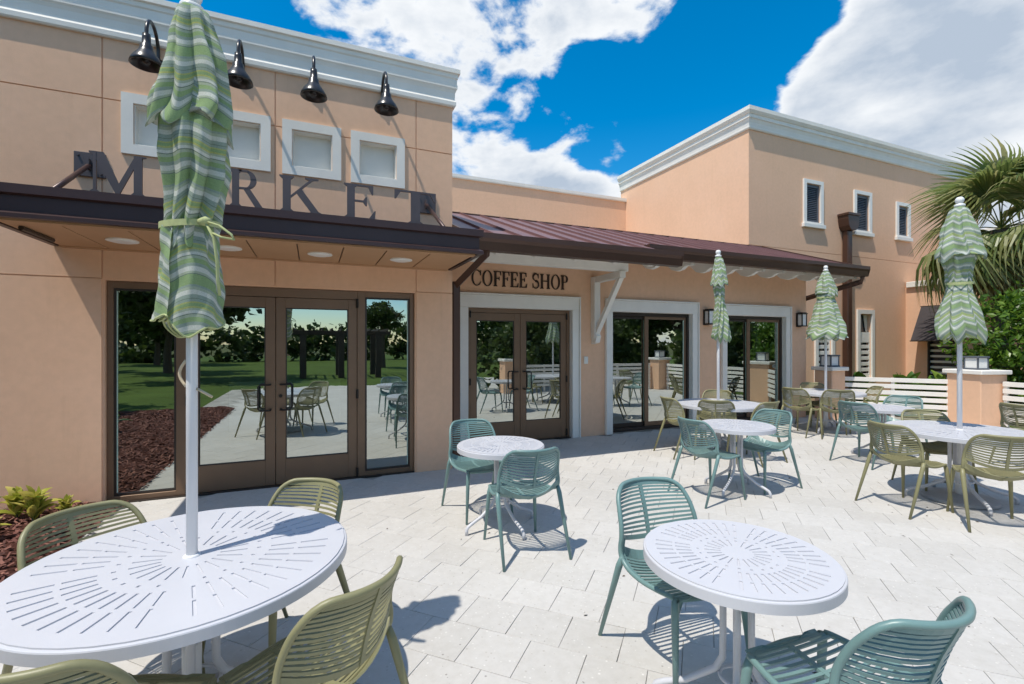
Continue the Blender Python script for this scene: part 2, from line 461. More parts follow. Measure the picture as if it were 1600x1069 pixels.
# ------------------------------------------------------------------ mesh helpers
class MB:
    def __init__(self):
        self.v = []
        self.f = []
        self.attr = []

    def add(self, vs, fs):
        o = len(self.v)
        self.v += [tuple(p) for p in vs]
        self.f += [tuple(i + o for i in q) for q in fs]

    def box(self, x0, x1, y0, y1, z0, z1, c=0.0):
        if x1 < x0: x0, x1 = x1, x0
        if y1 < y0: y0, y1 = y1, y0
        if z1 < z0: z0, z1 = z1, z0
        if c <= 0:
            self.add([(x0, y0, z0), (x1, y0, z0), (x1, y1, z0), (x0, y1, z0), (x0, y0, z1), (x1, y0, z1), (x1, y1, z1), (x0, y1, z1)],
                     [(0, 3, 2, 1), (4, 5, 6, 7), (0, 1, 5, 4), (1, 2, 6, 5), (2, 3, 7, 6), (3, 0, 4, 7)])
            return self
        c = min(c, (x1 - x0) * .45, (y1 - y0) * .45, (z1 - z0) * .45)
        vs, idx = [], {}
        X, Y, Z = (x0, x1), (y0, y1), (z0, z1)
        for i in (0, 1):
            for j in (0, 1):
                for k in (0, 1):
                    sx, sy, sz = (c, -c)[i], (c, -c)[j], (c, -c)[k]
                    idx[i, j, k, 0] = len(vs); vs.append((X[i], Y[j] + sy, Z[k] + sz))
                    idx[i, j, k, 1] = len(vs); vs.append((X[i] + sx, Y[j], Z[k] + sz))
                    idx[i, j, k, 2] = len(vs); vs.append((X[i] + sx, Y[j] + sy, Z[k]))
        fs = []
        cyc = ((0, 0), (1, 0), (1, 1), (0, 1))
        for s in (0, 1):
            q = [idx[s, a, b, 0] for a, b in cyc]; fs.append(q if s else q[::-1])
            q = [idx[a, s, b, 1] for a, b in cyc]; fs.append(q[::-1] if s else q)
            q = [idx[a, b, s, 2] for a, b in cyc]; fs.append(q if s else q[::-1])
        for a in (0, 1):
            for b in (0, 1):
                q = [idx[0, a, b, 1], idx[1, a, b, 1], idx[1, a, b, 2], idx[0, a, b, 2]]; fs.append(q if (a == b) == False else q[::-1])
                q = [idx[a, 0, b, 0], idx[a, 1, b, 0], idx[a, 1, b, 2], idx[a, 0, b, 2]]; fs.append(q if a == b else q[::-1])
                q = [idx[a, b, 0, 0], idx[a, b, 1, 0], idx[a, b, 1, 1], idx[a, b, 0, 1]]; fs.append(q if a != b else q[::-1])
                for k in (0, 1):
                    q = [idx[a, b, k, 0], idx[a, b, k, 1], idx[a, b, k, 2]]; fs.append(q if (a + b + k) % 2 else q[::-1])
        self.add(vs, fs)
        return self

    def prism(self, poly, mapf, d0, d1):
        """poly: 2-D outline; mapf(a, b, d) -> point; extruded from d0 to d1"""
        n = len(poly)
        vs = [mapf(a, b, d0) for a, b in poly] + [mapf(a, b, d1) for a, b in poly]
        fs = [tuple(range(n))[::-1], tuple(range(n, 2 * n))]
        for i in range(n):
            j = (i + 1) % n
            fs.append((i, j, j + n, i + n))
        self.add(vs, fs)
        return self

    def tube(self, pts, rad, seg=10, cap=True, flat=1.0):
        pts = [Vector(p) for p in pts]
        n = len(pts)
        if not isinstance(rad, (list, tuple)):
            rad = [rad] * n
        t0 = (pts[1] - pts[0]).normalized()
        up = Vector((0, 0, 1)) if abs(t0.z) < .95 else Vector((0, 1, 0))
        nx = t0.cross(up).normalized()
        vs, fs = [], []
        for i in range(n):
            t = (pts[min(i + 1, n - 1)] - pts[max(i - 1, 0)]).normalized()
            nx = (nx - t * nx.dot(t)).normalized()
            ny = t.cross(nx)
            for k in range(seg):
                a = 2 * math.pi * k / seg
                vs.append(pts[i] + (nx * math.cos(a) + ny * math.sin(a) * flat) * rad[i])
        for i in range(n - 1):
            for k in range(seg):
                k2 = (k + 1) % seg
                fs.append((i * seg + k, i * seg + k2, (i + 1) * seg + k2, (i + 1) * seg + k))
        if cap:
            fs.append(tuple(range(seg))[::-1])
            fs.append(tuple((n - 1) * seg + k for k in range(seg)))
        self.add(vs, fs)
        return self

    def loop_tube(self, pts, rad, seg=8):
        pts = [Vector(p) for p in pts]
        n = len(pts)
        vs, fs = [], []
        nx = None
        for i in range(n):
            t = (pts[(i + 1) % n] - pts[i - 1]).normalized()
            if nx is None:
                up = Vector((0, 0, 1)) if abs(t.z) < .9 else Vector((0, 1, 0))
                nx = t.cross(up).normalized()
            nx = (nx - t * nx.dot(t)).normalized()
            ny = t.cross(nx)
            for k in range(seg):
                a = 2 * math.pi * k / seg
                vs.append(pts[i] + (nx * math.cos(a) + ny * math.sin(a)) * rad)
        for i in range(n):
            j = (i + 1) % n
            for k in range(seg):
                k2 = (k + 1) % seg
                fs.append((i * seg + k, i * seg + k2, j * seg + k2, j * seg + k))
        self.add(vs, fs)
        return self

    def lathe(self, prof, seg=24, c=(0, 0, 0)):
        vs, fs = [], []
        n = len(prof)
        for r, z in prof:
            for k in range(seg):
                a = 2 * math.pi * k / seg
                vs.append((c[0] + r * math.cos(a), c[1] + r * math.sin(a), c[2] + z))
        for i in range(n - 1):
            for k in range(seg):
                k2 = (k + 1) % seg
                fs.append((i * seg + k, i * seg + k2, (i + 1) * seg + k2, (i + 1) * seg + k))
        if prof[0][0] > 1e-6:
            fs.append(tuple(range(seg))[::-1])
        if prof[-1][0] > 1e-6:
            fs.append(tuple((n - 1) * seg + k for k in range(seg)))
        self.add(vs, fs)
        return self

    def plate(self, x0, x1, z0, z1, holes, y0, y1):
        """upright wall slab with rectangular openings, front at y0"""
        xs = sorted({x0, x1} | {min(max(h[i], x0), x1) for h in holes for i in (0, 1)})
        zs = sorted({z0, z1} | {min(max(h[i], z0), z1) for h in holes for i in (2, 3)})

        def solid(i, k):
            if i < 0 or k < 0 or i >= len(xs) - 1 or k >= len(zs) - 1:
                return False
            mx, mz = (xs[i] + xs[i + 1]) / 2, (zs[k] + zs[k + 1]) / 2
            return not any(h[0] < mx < h[1] and h[2] < mz < h[3] for h in holes)
        for i in range(len(xs) - 1):
            for k in range(len(zs) - 1):
                if not solid(i, k):
                    continue
                a, b, c, d = xs[i], xs[i + 1], zs[k], zs[k + 1]
                self.add([(a, y0, c), (b, y0, c), (b, y0, d), (a, y0, d)], [(0, 1, 2, 3)])
                self.add([(a, y1, c), (b, y1, c), (b, y1, d), (a, y1, d)], [(3, 2, 1, 0)])
                if not solid(i - 1, k): self.add([(a, y0, c), (a, y0, d), (a, y1, d), (a, y1, c)], [(0, 1, 2, 3)])
                if not solid(i + 1, k): self.add([(b, y0, c), (b, y1, c), (b, y1, d), (b, y0, d)], [(0, 1, 2, 3)])
                if not solid(i, k - 1): self.add([(a, y0, c), (a, y1, c), (b, y1, c), (b, y0, c)], [(0, 1, 2, 3)])
                if not solid(i, k + 1): self.add([(a, y0, d), (b, y0, d), (b, y1, d), (a, y1, d)], [(0, 1, 2, 3)])
        return self

    def mesh(self, name, mat, smooth=False, fix=False):
        me = bpy.data.meshes.new(name)
        me.from_pydata(self.v, [], self.f)
        if fix:
            bm = bmesh.new()
            bm.from_mesh(me)
            bmesh.ops.recalc_face_normals(bm, faces=bm.faces)
            bm.to_mesh(me)
            bm.free()
        if smooth:
            me.polygons.foreach_set('use_smooth', [True] * len(me.polygons))
        me.materials.append(M[mat])
        me.update()
        return me

    def build(self, name, mat, parent=None, smooth=False, loc=None, rz=0.0, fix=False):
        return link(name, self.mesh(name, mat, smooth, fix), parent, loc, rz)


def link(name, me, parent=None, loc=None, rz=0.0):
    o = bpy.data.objects.new(name, me)
    COL.objects.link(o)
    if parent is not None:
        o.parent = parent
    if loc is not None:
        o.location = loc
    if rz:
        o.rotation_euler = (0, 0, rz)
    return o


def tag(o, label=None, cat=None, group=None, kind=None):
    if label: o['label'] = label
    if cat: o['category'] = cat
    if group: o['group'] = group
    if kind: o['kind'] = kind
    return o


def thing(name, label, cat, loc=(0, 0, 0), rz=0.0, group=None):
    return tag(link(name, None, None, loc, rz), label, cat, group)


def B(name, mat, parent, *boxes, c=0.0):
    m = MB()
    for b in boxes:
        m.box(*b, c=c)
    return m.build(name, mat, parent)


def copy_tree(o, parent=None):
    c = o.copy()
    COL.objects.link(c)
    c.parent = parent
    for ch in list(o.children):
        copy_tree(ch, c)
    return c


def catmull(P, t):
    """P list of tuples, t in 0..1"""
    n = len(P) - 1
    x = min(max(t, 0), 1) * n
    i = min(int(x), n - 1)
    f = x - i
    p0, p1, p2, p3 = P[max(i - 1, 0)], P[i], P[i + 1], P[min(i + 2, n)]
    return tuple(0.5 * (2 * b + (c - a) * f + (2 * a - 5 * b + 4 * c - d) * f * f + (3 * b - a - 3 * c + d) * f ** 3)
                 for a, b, c, d in zip(p0, p1, p2, p3))


def sweep(prof, path, name, mat, parent):
    """prof: (out, z) points; path: (x, y, miter_x, miter_y)"""
    vs, fs = [], []
    n = len(prof)
    for (x, y, mx, my) in path:
        for p, z in prof:
            vs.append((x + mx * p, y + my * p, z))
    for i in range(len(path) - 1):
        for k in range(n):
            k2 = (k + 1) % n
            fs.append((i * n + k, i * n + k2, (i + 1) * n + k2, (i + 1) * n + k))
    fs.append(tuple(range(n))[::-1])
    fs.append(tuple((len(path) - 1) * n + k for k in range(n)))
    m = MB()
    m.add(vs, fs)
    return m.build(name, mat, parent, fix=True)


# ------------------------------------------------------------------ ground
def sheet(name, x0, x1, y0, y1, z, mat, kind='structure'):
    m = MB()
    m.add([(x0, y0, z), (x1, y0, z), (x1, y1, z), (x0, y1, z)], [(0, 1, 2, 3)])
    return tag(m.build(name, mat), kind=kind)


tag(sheet('ground', -900, 900, -900, 900, -0.12, 'earth'), 'open ground reaching the horizon around the shops', 'ground')
tag(sheet('lawn', -40, 45, -60, -7.2, -0.03, 'lawn'), 'green lawn beyond the patio', 'lawn')
tag(sheet('bed_lawn', -40, -2.6, -7.2, 5.9, -0.03, 'lawn'), 'grass beyond the mulch bed', 'lawn')
tag(sheet('side_lawn', 12.6, 17.5, -7.2, 9.0, -0.03, 'lawn'), 'planted strip behind the white slat fence', 'lawn')
patio = tag(sheet('patio', -2.6, 12.6, -7.2, 7.3, -0.012, 'sand'), 'pale paved patio in front of the two shops', 'patio', kind='structure')

# pavers: 12 inch squares in half bond, laid at 45 degrees to the walls
PS, GAP, PH = 0.31, 0.0028, 0.0095
pm = MB()
a = PS / 2 - GAP / 2
ch = 0.0016
pm.add([(-a, -a, -PH), (a, -a, -PH), (a, a, -PH), (-a, a, -PH), (-a, -a, -ch), (a, -a, -ch), (a, a, -ch), (-a, a, -ch),
        (-a + ch, -a + ch, 0), (a - ch, -a + ch, 0), (a - ch, a - ch, 0), (-a + ch, a - ch, 0)],
       [(0, 1, 5, 4), (1, 2, 6, 5), (2, 3, 7, 6), (3, 0, 4, 7), (4, 5, 9, 8), (5, 6, 10, 9), (6, 7, 11, 10), (7, 4, 8, 11), (8, 9, 10, 11)])
paver_me = pm.mesh('paver', 'paver')
ux, uy = Vector((1, -1, 0)).normalized(), Vector((1, 1, 0)).normalized()
fwd = Vector((math.sin(R(23)), math.cos(R(23)), 0))
rgt = Vector((math.cos(R(23)), -math.sin(R(23)), 0))
cells = []
for j in range(-40, 60):
    for i in range(-50, 60):
        p = ux * ((i + 0.5 * (j % 2)) * PS + 0.06) + uy * (j * PS + 0.11)
        if not (-1.95 < p.x < 12.4 and -7.1 < p.y < 7.15):
            continue
        if p.y > 6.05 and p.x < 1.5:
            continue
        if p.x > 10.3 + (7.0 - p.y) * 0.55 and p.y > 4.4:
            continue
        d = p.dot(fwd)
        l = p.dot(rgt)
        seen = d > 1.9 and abs(l / d) < 1.12
        hid = (p - Vector((-0.47, 2.36, 0))).length < 0.0
        cells.append(((d if seen else 99 + p.length), p))
cells.sort(key=lambda q: q[0])
rest = MB()
base = list(pm.v)
Q = Matrix.Rotation(R(45), 4, 'Z')
rr = random.Random(3)
for n, (k, p) in enumerate(cells):
    dz = rr.uniform(-0.0010, 0.0006)
    rot = rr.gauss(0, 0.004)
    if n < 300:
        link('paver', paver_me, patio, (p.x, p.y, dz), R(45) + rot)
    else:
        Q2 = Matrix.Translation((p.x, p.y, dz)) @ Matrix.Rotation(R(45) + rot, 4, 'Z')
        rest.add([Q2 @ Vector(v) for v in base], pm.f)
tag(rest.build('far_pavers', 'paver', patio), kind='stuff')

# ------------------------------------------------------------------ market building
YM = 5.95
XR = 1.68
mk = thing('market_building', 'peach stucco shop block with white stepped cornice and bronze glass entrance doors', 'building', (0, YM, 0))


def mrel(o):
    o.location = Vector(o.location) - Vector((0, YM, 0))
    return o


def shift_children(root):
    """parts were modelled in world space: hang them from their root without moving them"""
    off = Vector(root.location)
    for ch_ in root.children:
        ch_.location = Vector(ch_.location) - off


niches = [(-1.784, -1.155), (-1.06, -0.432), (-0.315, 0.316), (0.424, 1.063)]
NZ0, NZ1 = 3.565, 4.185
open_ = (-1.925, 1.195, -1, 2.272)
nh = [(x0 + .105, x1 - .105, NZ0 + .105, NZ1 - .105) for x0, x1 in niches]
MB().plate(-7.0, XR - 0.002, 0, 5.05, [open_] + nh, YM + .014, YM + .25).build('wall_core', 'stucco', mk)
J = 0.006
cols = [(-7.0, -1.94 - J), (-1.94 + J, -0.387 - J), (-0.387 + J, 1.207 - J), (1.207 + J, XR)]
rows = [(0.0, 2.285 - J), (2.285 + J, 4.095 - J), (4.095 + J, 4.74)]
for ci, (x0, x1) in enumerate(cols):
    for ri, (z0, z1) in enumerate(rows):
        if ri == 0 and ci in (1, 2):
            continue
        hs = [h for h in nh if h[0] < x1 and h[1] > x0 and h[2] < z1 and h[3] > z0]
        MB().plate(x0, x1, z0, z1, hs, YM, YM + .013).build('wall_panel', 'stucco', mk)
MB().box(XR - .25, XR - .004, YM + .252, 10.5, 0, 5.05).build('side_wall', 'stucco', mk)
for x0, x1 in niches:
    m = MB().plate(x0, x1, NZ0, NZ1, [(x0 + .10, x1 - .10, NZ0 + .10, NZ1 - .10)], YM - .022, YM - .0005)
    nf = m.build('niche_surround', 'cornice', mk)
    MB().plate(x0 + .1055, x1 - .1055, NZ0 + .1055, NZ1 - .1055, [(x0 + .112, x1 - .112, NZ0 + .112, NZ1 - .112)], YM - .0004, YM + .10).build('niche_lining', 'cornice', nf)
    B('niche_back', 'cornice', nf, (x0 + .106, x1 - .106, YM + .10, YM + .12, NZ0 + .106, NZ1 - .106))
prof = [(0, 4.705), (.028, 4.705), (.04, 4.72), (.042, 4.765), (.03, 4.785), (.026, 4.81), (.03, 4.88), (.042, 4.915), (.055, 4.935), (.055, 4.975), (.05, 4.98), (.05, 5.05), (.062, 5.065), (.062, 5.11), (.085, 5.118),
        (.085, 5.172), (.0, 5.182), (-.3, 5.18)]
sweep(prof, [(-7.0, YM, 0, -1), (XR, YM, 1, -1), (XR, 10.5, 1, 0)], 'cornice', 'cornice', mk)
B('roof_deck', 'stucco_in', mk, (-7.0, XR - .26, YM + .26, 10.5, 2.9, 3.05))
# room behind the glass
B('interior_floor', 'floor_in', mk, (-7.0, XR - .26, YM + .06, 10.4, -.005, .008))
B('interior_wall', 'stucco_in', mk, (-7.0, XR - .26, 10.0, 10.4, .008, 2.9))
B('interior_wall', 'stucco_in', mk, (-3.6, -3.4, YM + .26, 10.0, .008, 2.9))
B('display_counter', 'counter', mk, (-1.2, 0.7, 8.6, 9.2, .008, .95), (-1.25, .75, 8.55, 9.25, .95, .99))
B('notice_board', 'white', mk, (-.95, .35, 6.75, 6.78, .35, 1.15))

# entrance storefront
YF = YM + .055


def leaf(parent, x0, x1, z0, z1, side, y, stile=.10, rail=.285, top=.115, mat='bronze', hz=1.02, glass='glass'):
    """one glazed door leaf; side = +1 when its pull is on its right stile"""
    m = MB()
    m.box(x0, x0 + stile, y, y + .045, z0, z1, .003)
    m.box(x1 - stile, x1, y, y + .045, z0, z1, .003)
    m.box(x0 + stile, x1 - stile, y + .0015, y + .0435, z0, z0 + rail, .002)
    m.box(x0 + stile, x1 - stile, y + .0015, y + .0435, z1 - top, z1, .002)
    d = m.build('door_leaf', mat, parent)
    e = .012
    m = MB()
    ix0, ix1, iz0, iz1 = x0 + stile, x1 - stile, z0 + rail, z1 - top
    m.box(ix0, ix0 + e, y + .008, y + .03, iz0, iz1)
    m.box(ix1 - e, ix1, y + .008, y + .03, iz0, iz1)
    m.box(ix0 + e, ix1 - e, y + .0085, y + .0295, iz0, iz0 + e)
    m.box(ix0 + e, ix1 - e, y + .0085, y + .0295, iz1 - e, iz1)
    m.build('glazing_bead', 'dark_bronze', d)
    m = MB()
    m.add([(ix0 + e, y + .02, iz0 + e), (ix1 - e, y + .02, iz0 + e), (ix1 - e, y + .02, iz1 - e), (ix0 + e, y + .02, iz1 - e)], [(0, 1, 2, 3)])
    m.build('glass_pane', glass, d)
    hx = (x1 - stile * .5) if side > 0 else (x0 + stile * .5)
    s = -side
    m = MB()
    pts = [(hx, y, hz - .14), (hx, y - .045, hz - .145), (hx + s * .012, y - .06, hz - .145), (hx + s * .10, y - .066, hz - .145), (hx + s * .118, y - .066, hz - .125),
           (hx + s * .118, y - .066, hz + .125), (hx + s * .10, y - .066, hz + .145), (hx + s * .012, y - .06, hz + .145), (hx, y - .045, hz + .145), (hx, y, hz + .14)]
    m.tube(pts, .011, 8)
    m.build('pull_handle', 'handle', d, smooth=True)
    return d


m = MB()
fx0, fx1, fz = -1.92, 1.19, 2.268
for (a0, a1) in ((fx0, fx0 + .05), (-1.335, -1.24), (.505, .595), (fx1 - .05, fx1)):
    m.box(a0, a1, YF, YF + .11, 0.012, fz, .003)
for (a0, a1, b0) in ((fx0 + .05, -1.335, 2.20), (-1.24, .505, 2.165), (.595, fx1 - .05, 2.20)):
    m.box(a0, a1, YF + .002, YF + .108, b0, fz - .001, .002)
m.box(fx0 + .05, -1.335, YF + .002, YF + .108, .012, .065, .002)
m.box(.595, fx1 - .05, YF + .002, YF + .108, .012, .065, .002)
m.build('storefront_frame', 'bronze', mk)
B('threshold', 'dark_bronze', mk, (fx0, fx1, YF - .04, YF + .12, 0.0, .0115))
for (a0, a1) in ((fx0 + .05, -1.335), (.595, fx1 - .05)):
    sp = MB().plate(a0, a1, .066, 2.199, [(a0 + .022, a1 - .022, .09, 2.178)], YF + .02, YF + .05).build('sidelight_frame', 'dark_bronze', mk)
    m = MB()
    m.add([(a0 + .022, YF + .032, .09), (a1 - .022, YF + .032, .09), (a1 - .022, YF + .032, 2.178), (a0 + .022, YF + .032, 2.178)], [(0, 1, 2, 3)])
    m.build('glass_pane', 'glass', sp)
    ex = a0 + .022 if a0 < -1 else a1 - .03
    B('glass_edge', 'glass_edge', sp, (ex, ex + .008, YF + .024, YF + .031, .10, 2.17))
dl = leaf(mk, -1.236, -.389, .014, 2.16, +1, YF + .012)
dr = leaf(mk, -.383, .501, .014, 2.16, -1, YF + .012)
dr['label'] = 'right door leaf with the lock plate'
MB().lathe([(.0, -.012), (.018, -.012), (.02, -.004), (.02, 0)], 14).build('lock_cylinder', 'handle', dr, loc=(-.335, YF + .008, 1.03)).rotation_euler = (R(-90), 0, 0)
for (hx, hz) in ((-1.238, 1.02), (.503, 1.02), (-1.238, .07), (.503, .07), (.503, 2.12)):
    MB().tube([(hx, YF - .008, hz - .055), (hx, YF - .008, hz + .055)], .014, 8).build('hinge', 'handle', mk)
shift_children(mk)

# ------------------------------------------------------------------ entrance canopy over the market doors
CY, CZ = 4.76, 2.60
cp = thing('entrance_canopy', 'dark brown steel canopy hung by tie rods over the market doors', 'canopy', (-.3, YM, 2.58))
CX0, CX1 = -2.27, 1.625
fprof = [(0, CZ - .02), (.05, CZ - .02), (.05, CZ + .012), (.012, CZ + .035), (.012, CZ + .155), (.05, CZ + .165), (.05, CZ + .235), (0, CZ + .238), (-.02, CZ + .1)]
sweep(fprof, [(CX0, YM - .004, -1, 0), (CX0, CY, -1, -1), (CX1, CY, 1, -1), (CX1, YM - .004, 1, 0)], 'fascia', 'canopy', cp)
B('top_deck', 'canopy', cp, (CX0 + .03, CX1 - .03, CY + .03, YM - .004, CZ + .10, CZ + .13))
edges = [CX0 + .03, -1.86, -1.43, -1.0, -.56, -.135, .285, .70, 1.145, CX1 - .03]
B('soffit_edge', 'soffit', cp, (CX0 + .022, CX1 - .022, CY + .0225, CY + .11, 2.568, 2.60), (CX0 + .022, CX1 - .022, YM - .08, YM - .002, 2.568, 2.60))
for e0, e1 in zip(edges, edges[1:]):
    B('soffit_panel', 'soffit', cp, (e0 + .006, e1 - .006, CY + .112, YM - .082, 2.576, 2.594), c=.003)
B('soffit_backing', 'dark_bronze', cp, (CX0 + .03, CX1 - .03, CY + .11, YM - .06, 2.5945, 2.5985))
for lx in (-1.60, -.765, .075, .92):
    l_ = MB().lathe([(.0, -.010), (.085, -.010), (.105, -.004), (.108, .012)], 28).build('downlight', 'lamp_white', cp, smooth=False, loc=(lx, 5.36, 2.567))
    MB().lathe([(.110, .002), (.122, .002), (.122, .012), (.110, .012)], 28).build('trim_ring', 'white', l_, loc=(0, 0, -.003))
for (x, xb) in ((-2.03, -1.98), (1.33, 1.36)):
    r_ = MB().tube([(x, YM - .03, 3.40), (xb, CY + .16, CZ + .20)], .022, 10).build('tie_rod', 'canopy', cp, smooth=True)
    B('wall_plate', 'letter', r_, (x - .125, x + .125, YM - .026, YM - .001, 3.285, 3.525), c=.004)
    m = MB()
    for bx, bz in ((-.09, 3.32), (.09, 3.32), (-.09, 3.49), (.09, 3.49)):
        m.tube([(x + bx, YM - .04, bz), (x + bx, YM - .02, bz)], .011, 6)
    m.box(x - .012, x + .012, YM - .085, YM - .026, 3.35, 3.45)
    m.build('bolts', 'letter', r_)
MB().tube([(CX0 + .12, CY + .25, 2.56), (CX0 + .12, CY + .75, 2.56)], .02, 8).build('outrigger', 'dark_bronze', cp)
shift_children(cp)

# ------------------------------------------------------------------ serif lettering
def glyph(ch_):
    """strokes in a unit-height cell: list of ('p', polygon) or ('s', inner/outer strip); returns (strokes, width)"""
    S = []

    def bar(x0, x1, z0, z1):
        S.append([(x0, z0), (x1, z0), (x1, z1), (x0, z1)])

    def stem(x0, x1, z0=0.0, z1=1.0, sb=.07, h=.045, foot=True, head=True):
        bar(x0, x1, z0, z1)
        if foot: S.append([(x0 - sb, 0), (x1 + sb, 0), (x1 + sb, h * .6), (x1, h * 2.2), (x0, h * 2.2), (x0 - sb, h * .6)])
        if head: S.append([(x0 - sb, 1), (x0 - sb, 1 - h * .6), (x0, 1 - h * 2.2), (x1, 1 - h * 2.2), (x1 + sb, 1 - h * .6), (x1 + sb, 1)])

    def ring(cx, cz, rx, rz, tx, tz, a0, a1, n=28):
        for i in range(n):
            p, q = R(a0 + (a1 - a0) * i / n), R(a0 + (a1 - a0) * (i + 1) / n)
            S.append([(cx + rx * math.cos(p), cz + rz * math.sin(p)), (cx + rx * math.cos(q), cz + rz * math.sin(q)),
                      (cx + (rx - tx) * math.cos(q), cz + (rz - tz) * math.sin(q)), (cx + (rx - tx) * math.cos(p), cz + (rz - tz) * math.sin(p))])
    if ch_ == 'M':
        stem(.10, .16, sb=.08, head=False); stem(.90, 1.07, sb=.07, head=False)
        S.append([(.02, 1), (.02, .96), (.10, .93), (.55, 0), (.60, 0), (.66, .13), (.30, 1)])
        S.append([(.52, .10), (.57, 0), (.60, 0), (.98, .86), (.98, 1), (.93, 1)])
        S.append([(.90, .9), (1.07, .9), (1.07, .955), (1.15, .975), (1.15, 1), (.90, 1)])
        return S, 1.15
    if ch_ == 'A':
        S.append([(.10, .0), (.16, .0), (.50, .88), (.46, 1.0)])
        S.append([(.46, 1.02), (.52, 1.02), (.92, 0), (.74, 0), (.43, .82)])
        bar(.24, .68, .30, .36); bar(.02, .28, 0, .04); bar(.64, 1.0, 0, .04)
        return S, 1.0
    if ch_ in 'RP':
        stem(.09, .26)
        ring(.42, .745, .27, .255, .15, .05, -90, 90, 20)
        bar(.26, .43, .95, 1.0); bar(.26, .43, .49, .54)
        if ch_ == 'R':
            S.append([(.36, .50), (.52, .52), (.84, .05), (.93, .03), (.93, 0), (.70, 0), (.66, .03)])
            return S, .93
        return S, .72
    if ch_ == 'K':
        stem(.09, .26)
        S.append([(.26, .40), (.26, .47), (.66, .93), (.73, .93)])
        S.append([(.37, .56), (.48, .68), (.86, .08), (.95, .03), (.95, 0), (.66, 0), (.66, .03), (.69, .06)])
        S.append([(.56, 1), (.56, .965), (.64, .93), (.73, .93), (.86, .965), (.86, 1)])
        return S, .95
    if ch_ in 'EF':
        stem(.09, .26, foot=(ch_ == 'F'))
        bar(.26, .62, .95, 1.0)
        S.append([(.56, .95), (.64, .74), (.67, .74), (.67, 1.0), (.56, 1.0)])
        bar(.26, .48, .50, .55)
        S.append([(.43, .525), (.50, .40), (.53, .40), (.53, .65), (.50, .65)])
        if ch_ == 'E':
            bar(.26, .64, 0, .05)
            S.append([(.58, 0), (.70, 0), (.73, .27), (.70, .27), (.58, .05)])
            S.append([(.02, 0), (.26, 0), (.26, .10), (.09, .10), (.02, .03)])
            return S, .73
        return S, .67
    if ch_ == 'T':
        stem(.32, .49, head=False)
        bar(.05, .76, .95, 1.0)
        S.append([(.02, 1.0), (.13, 1.0), (.13, .95), (.05, .73), (.02, .73)])
        S.append([(.79, 1.0), (.68, 1.0), (.68, .95), (.76, .73), (.79, .73)])
        return S, .81
    if ch_ == 'O':
        ring(.45, .5, .43, .52, .15, .05, 0, 360, 40)
        return S, .90
    if ch_ == 'C':
        ring(.46, .5, .44, .52, .15, .05, 52, 308, 34)
        S.append([(.73, .90), (.79, 1.0), (.81, 1.0), (.81, .66), (.78, .66), (.70, .84)])
        S.append([(.70, .16), (.80, .27), (.83, .25), (.73, .06)])
        return S, .85
    if ch_ == 'H':
        stem(.09, .26); stem(.70, .87)
        bar(.26, .70, .49, .55)
        return S, .96
    if ch_ == 'S':
        pts = []
        for i in range(21):
            t = i / 20
            a_ = R(35 + 235 * t)
            pts.append((.34 + .25 * math.cos(a_), .755 + .235 * math.sin(a_), .05 + .10 * math.sin(math.pi * min(1, t * 1.15)) ** 2))
        low = []
        for i in range(21):
            t = i / 20
            a_ = R(90 - 235 * t)
            low.append((.34 + .27 * math.cos(a_), .255 + .245 * math.sin(a_), .15 - .10 * t))
        allp = pts[:-1] + low
        for p, q in zip(allp, allp[1:]):
            dx, dz = q[0] - p[0], q[1] - p[1]
            L = math.hypot(dx, dz) or 1
            nx_, nz_ = -dz / L, dx / L
            S.append([(p[0] + nx_ * p[2] / 2, p[1] + nz_ * p[2] / 2), (q[0] + nx_ * q[2] / 2, q[1] + nz_ * q[2] / 2),
                      (q[0] - nx_ * q[2] / 2, q[1] - nz_ * q[2] / 2), (p[0] - nx_ * p[2] / 2, p[1] - nz_ * p[2] / 2)])
        S.append([(.53, .84), (.57, 1.0), (.60, 1.0), (.60, .68), (.57, .68)])
        S.append([(.06, .02), (.09, .02), (.13, .16), (.09, .33), (.06, .33)])
        return S, .68
    return S, .4


def letter(ch_, x0, x1, z0, z1, y, depth, mat, parent):
    S, w = glyph(ch_)
    sx, sz = (x1 - x0) / w, (z1 - z0)
    m = MB()
    for i, poly in enumerate(S):
        e = (i % 7) * .0005
        m.prism([(x0 + a_ * sx, z0 + b_ * sz) for a_, b_ in poly], lambda a_, b_, d_: (a_, d_, b_), y + e, y + depth - e * .3)
    return m.build('letter_' + ch_.lower(), mat, parent, fix=True)


sg = thing('market_sign', 'dark metal serif letters reading MARKET standing along the canopy edge', 'sign', (-.25, 4.80, 2.84))
for ch_, x0, x1 in (('M', -1.65, -1.27), ('A', -1.15, -.80), ('R', -.68, -.385), ('K', -.285, .09), ('E', .27, .575), ('T', .745, 1.185)):
    letter(ch_, x0, x1, 2.8385, 3.175, 4.775, .022, 'letter', sg)
B('base_rail', 'letter', sg, (-1.68, 1.2, 4.770, 4.802, 2.8375, 2.85))
shift_children(sg)
sg2 = thing('coffee_shop_sign', 'dark brown serif letters reading COFFEE SHOP above the double doors', 'sign', (3.18, 7.1, 2.55))
txt = 'COFFEE SHOP'
ws = [glyph(c_)[1] if c_ != ' ' else .33 for c_ in txt]
tot = sum(ws) + .07 * (len(txt) - 1)
kx = (4.06 - 2.31) / tot
x = 2.31
for c_, w in zip(txt, ws):
    if c_ != ' ':
        letter(c_, x, x + w * kx, 2.555, 2.80, 7.077, .021, 'letter_brown', sg2)
    x += (w + .07) * kx
shift_children(sg2)

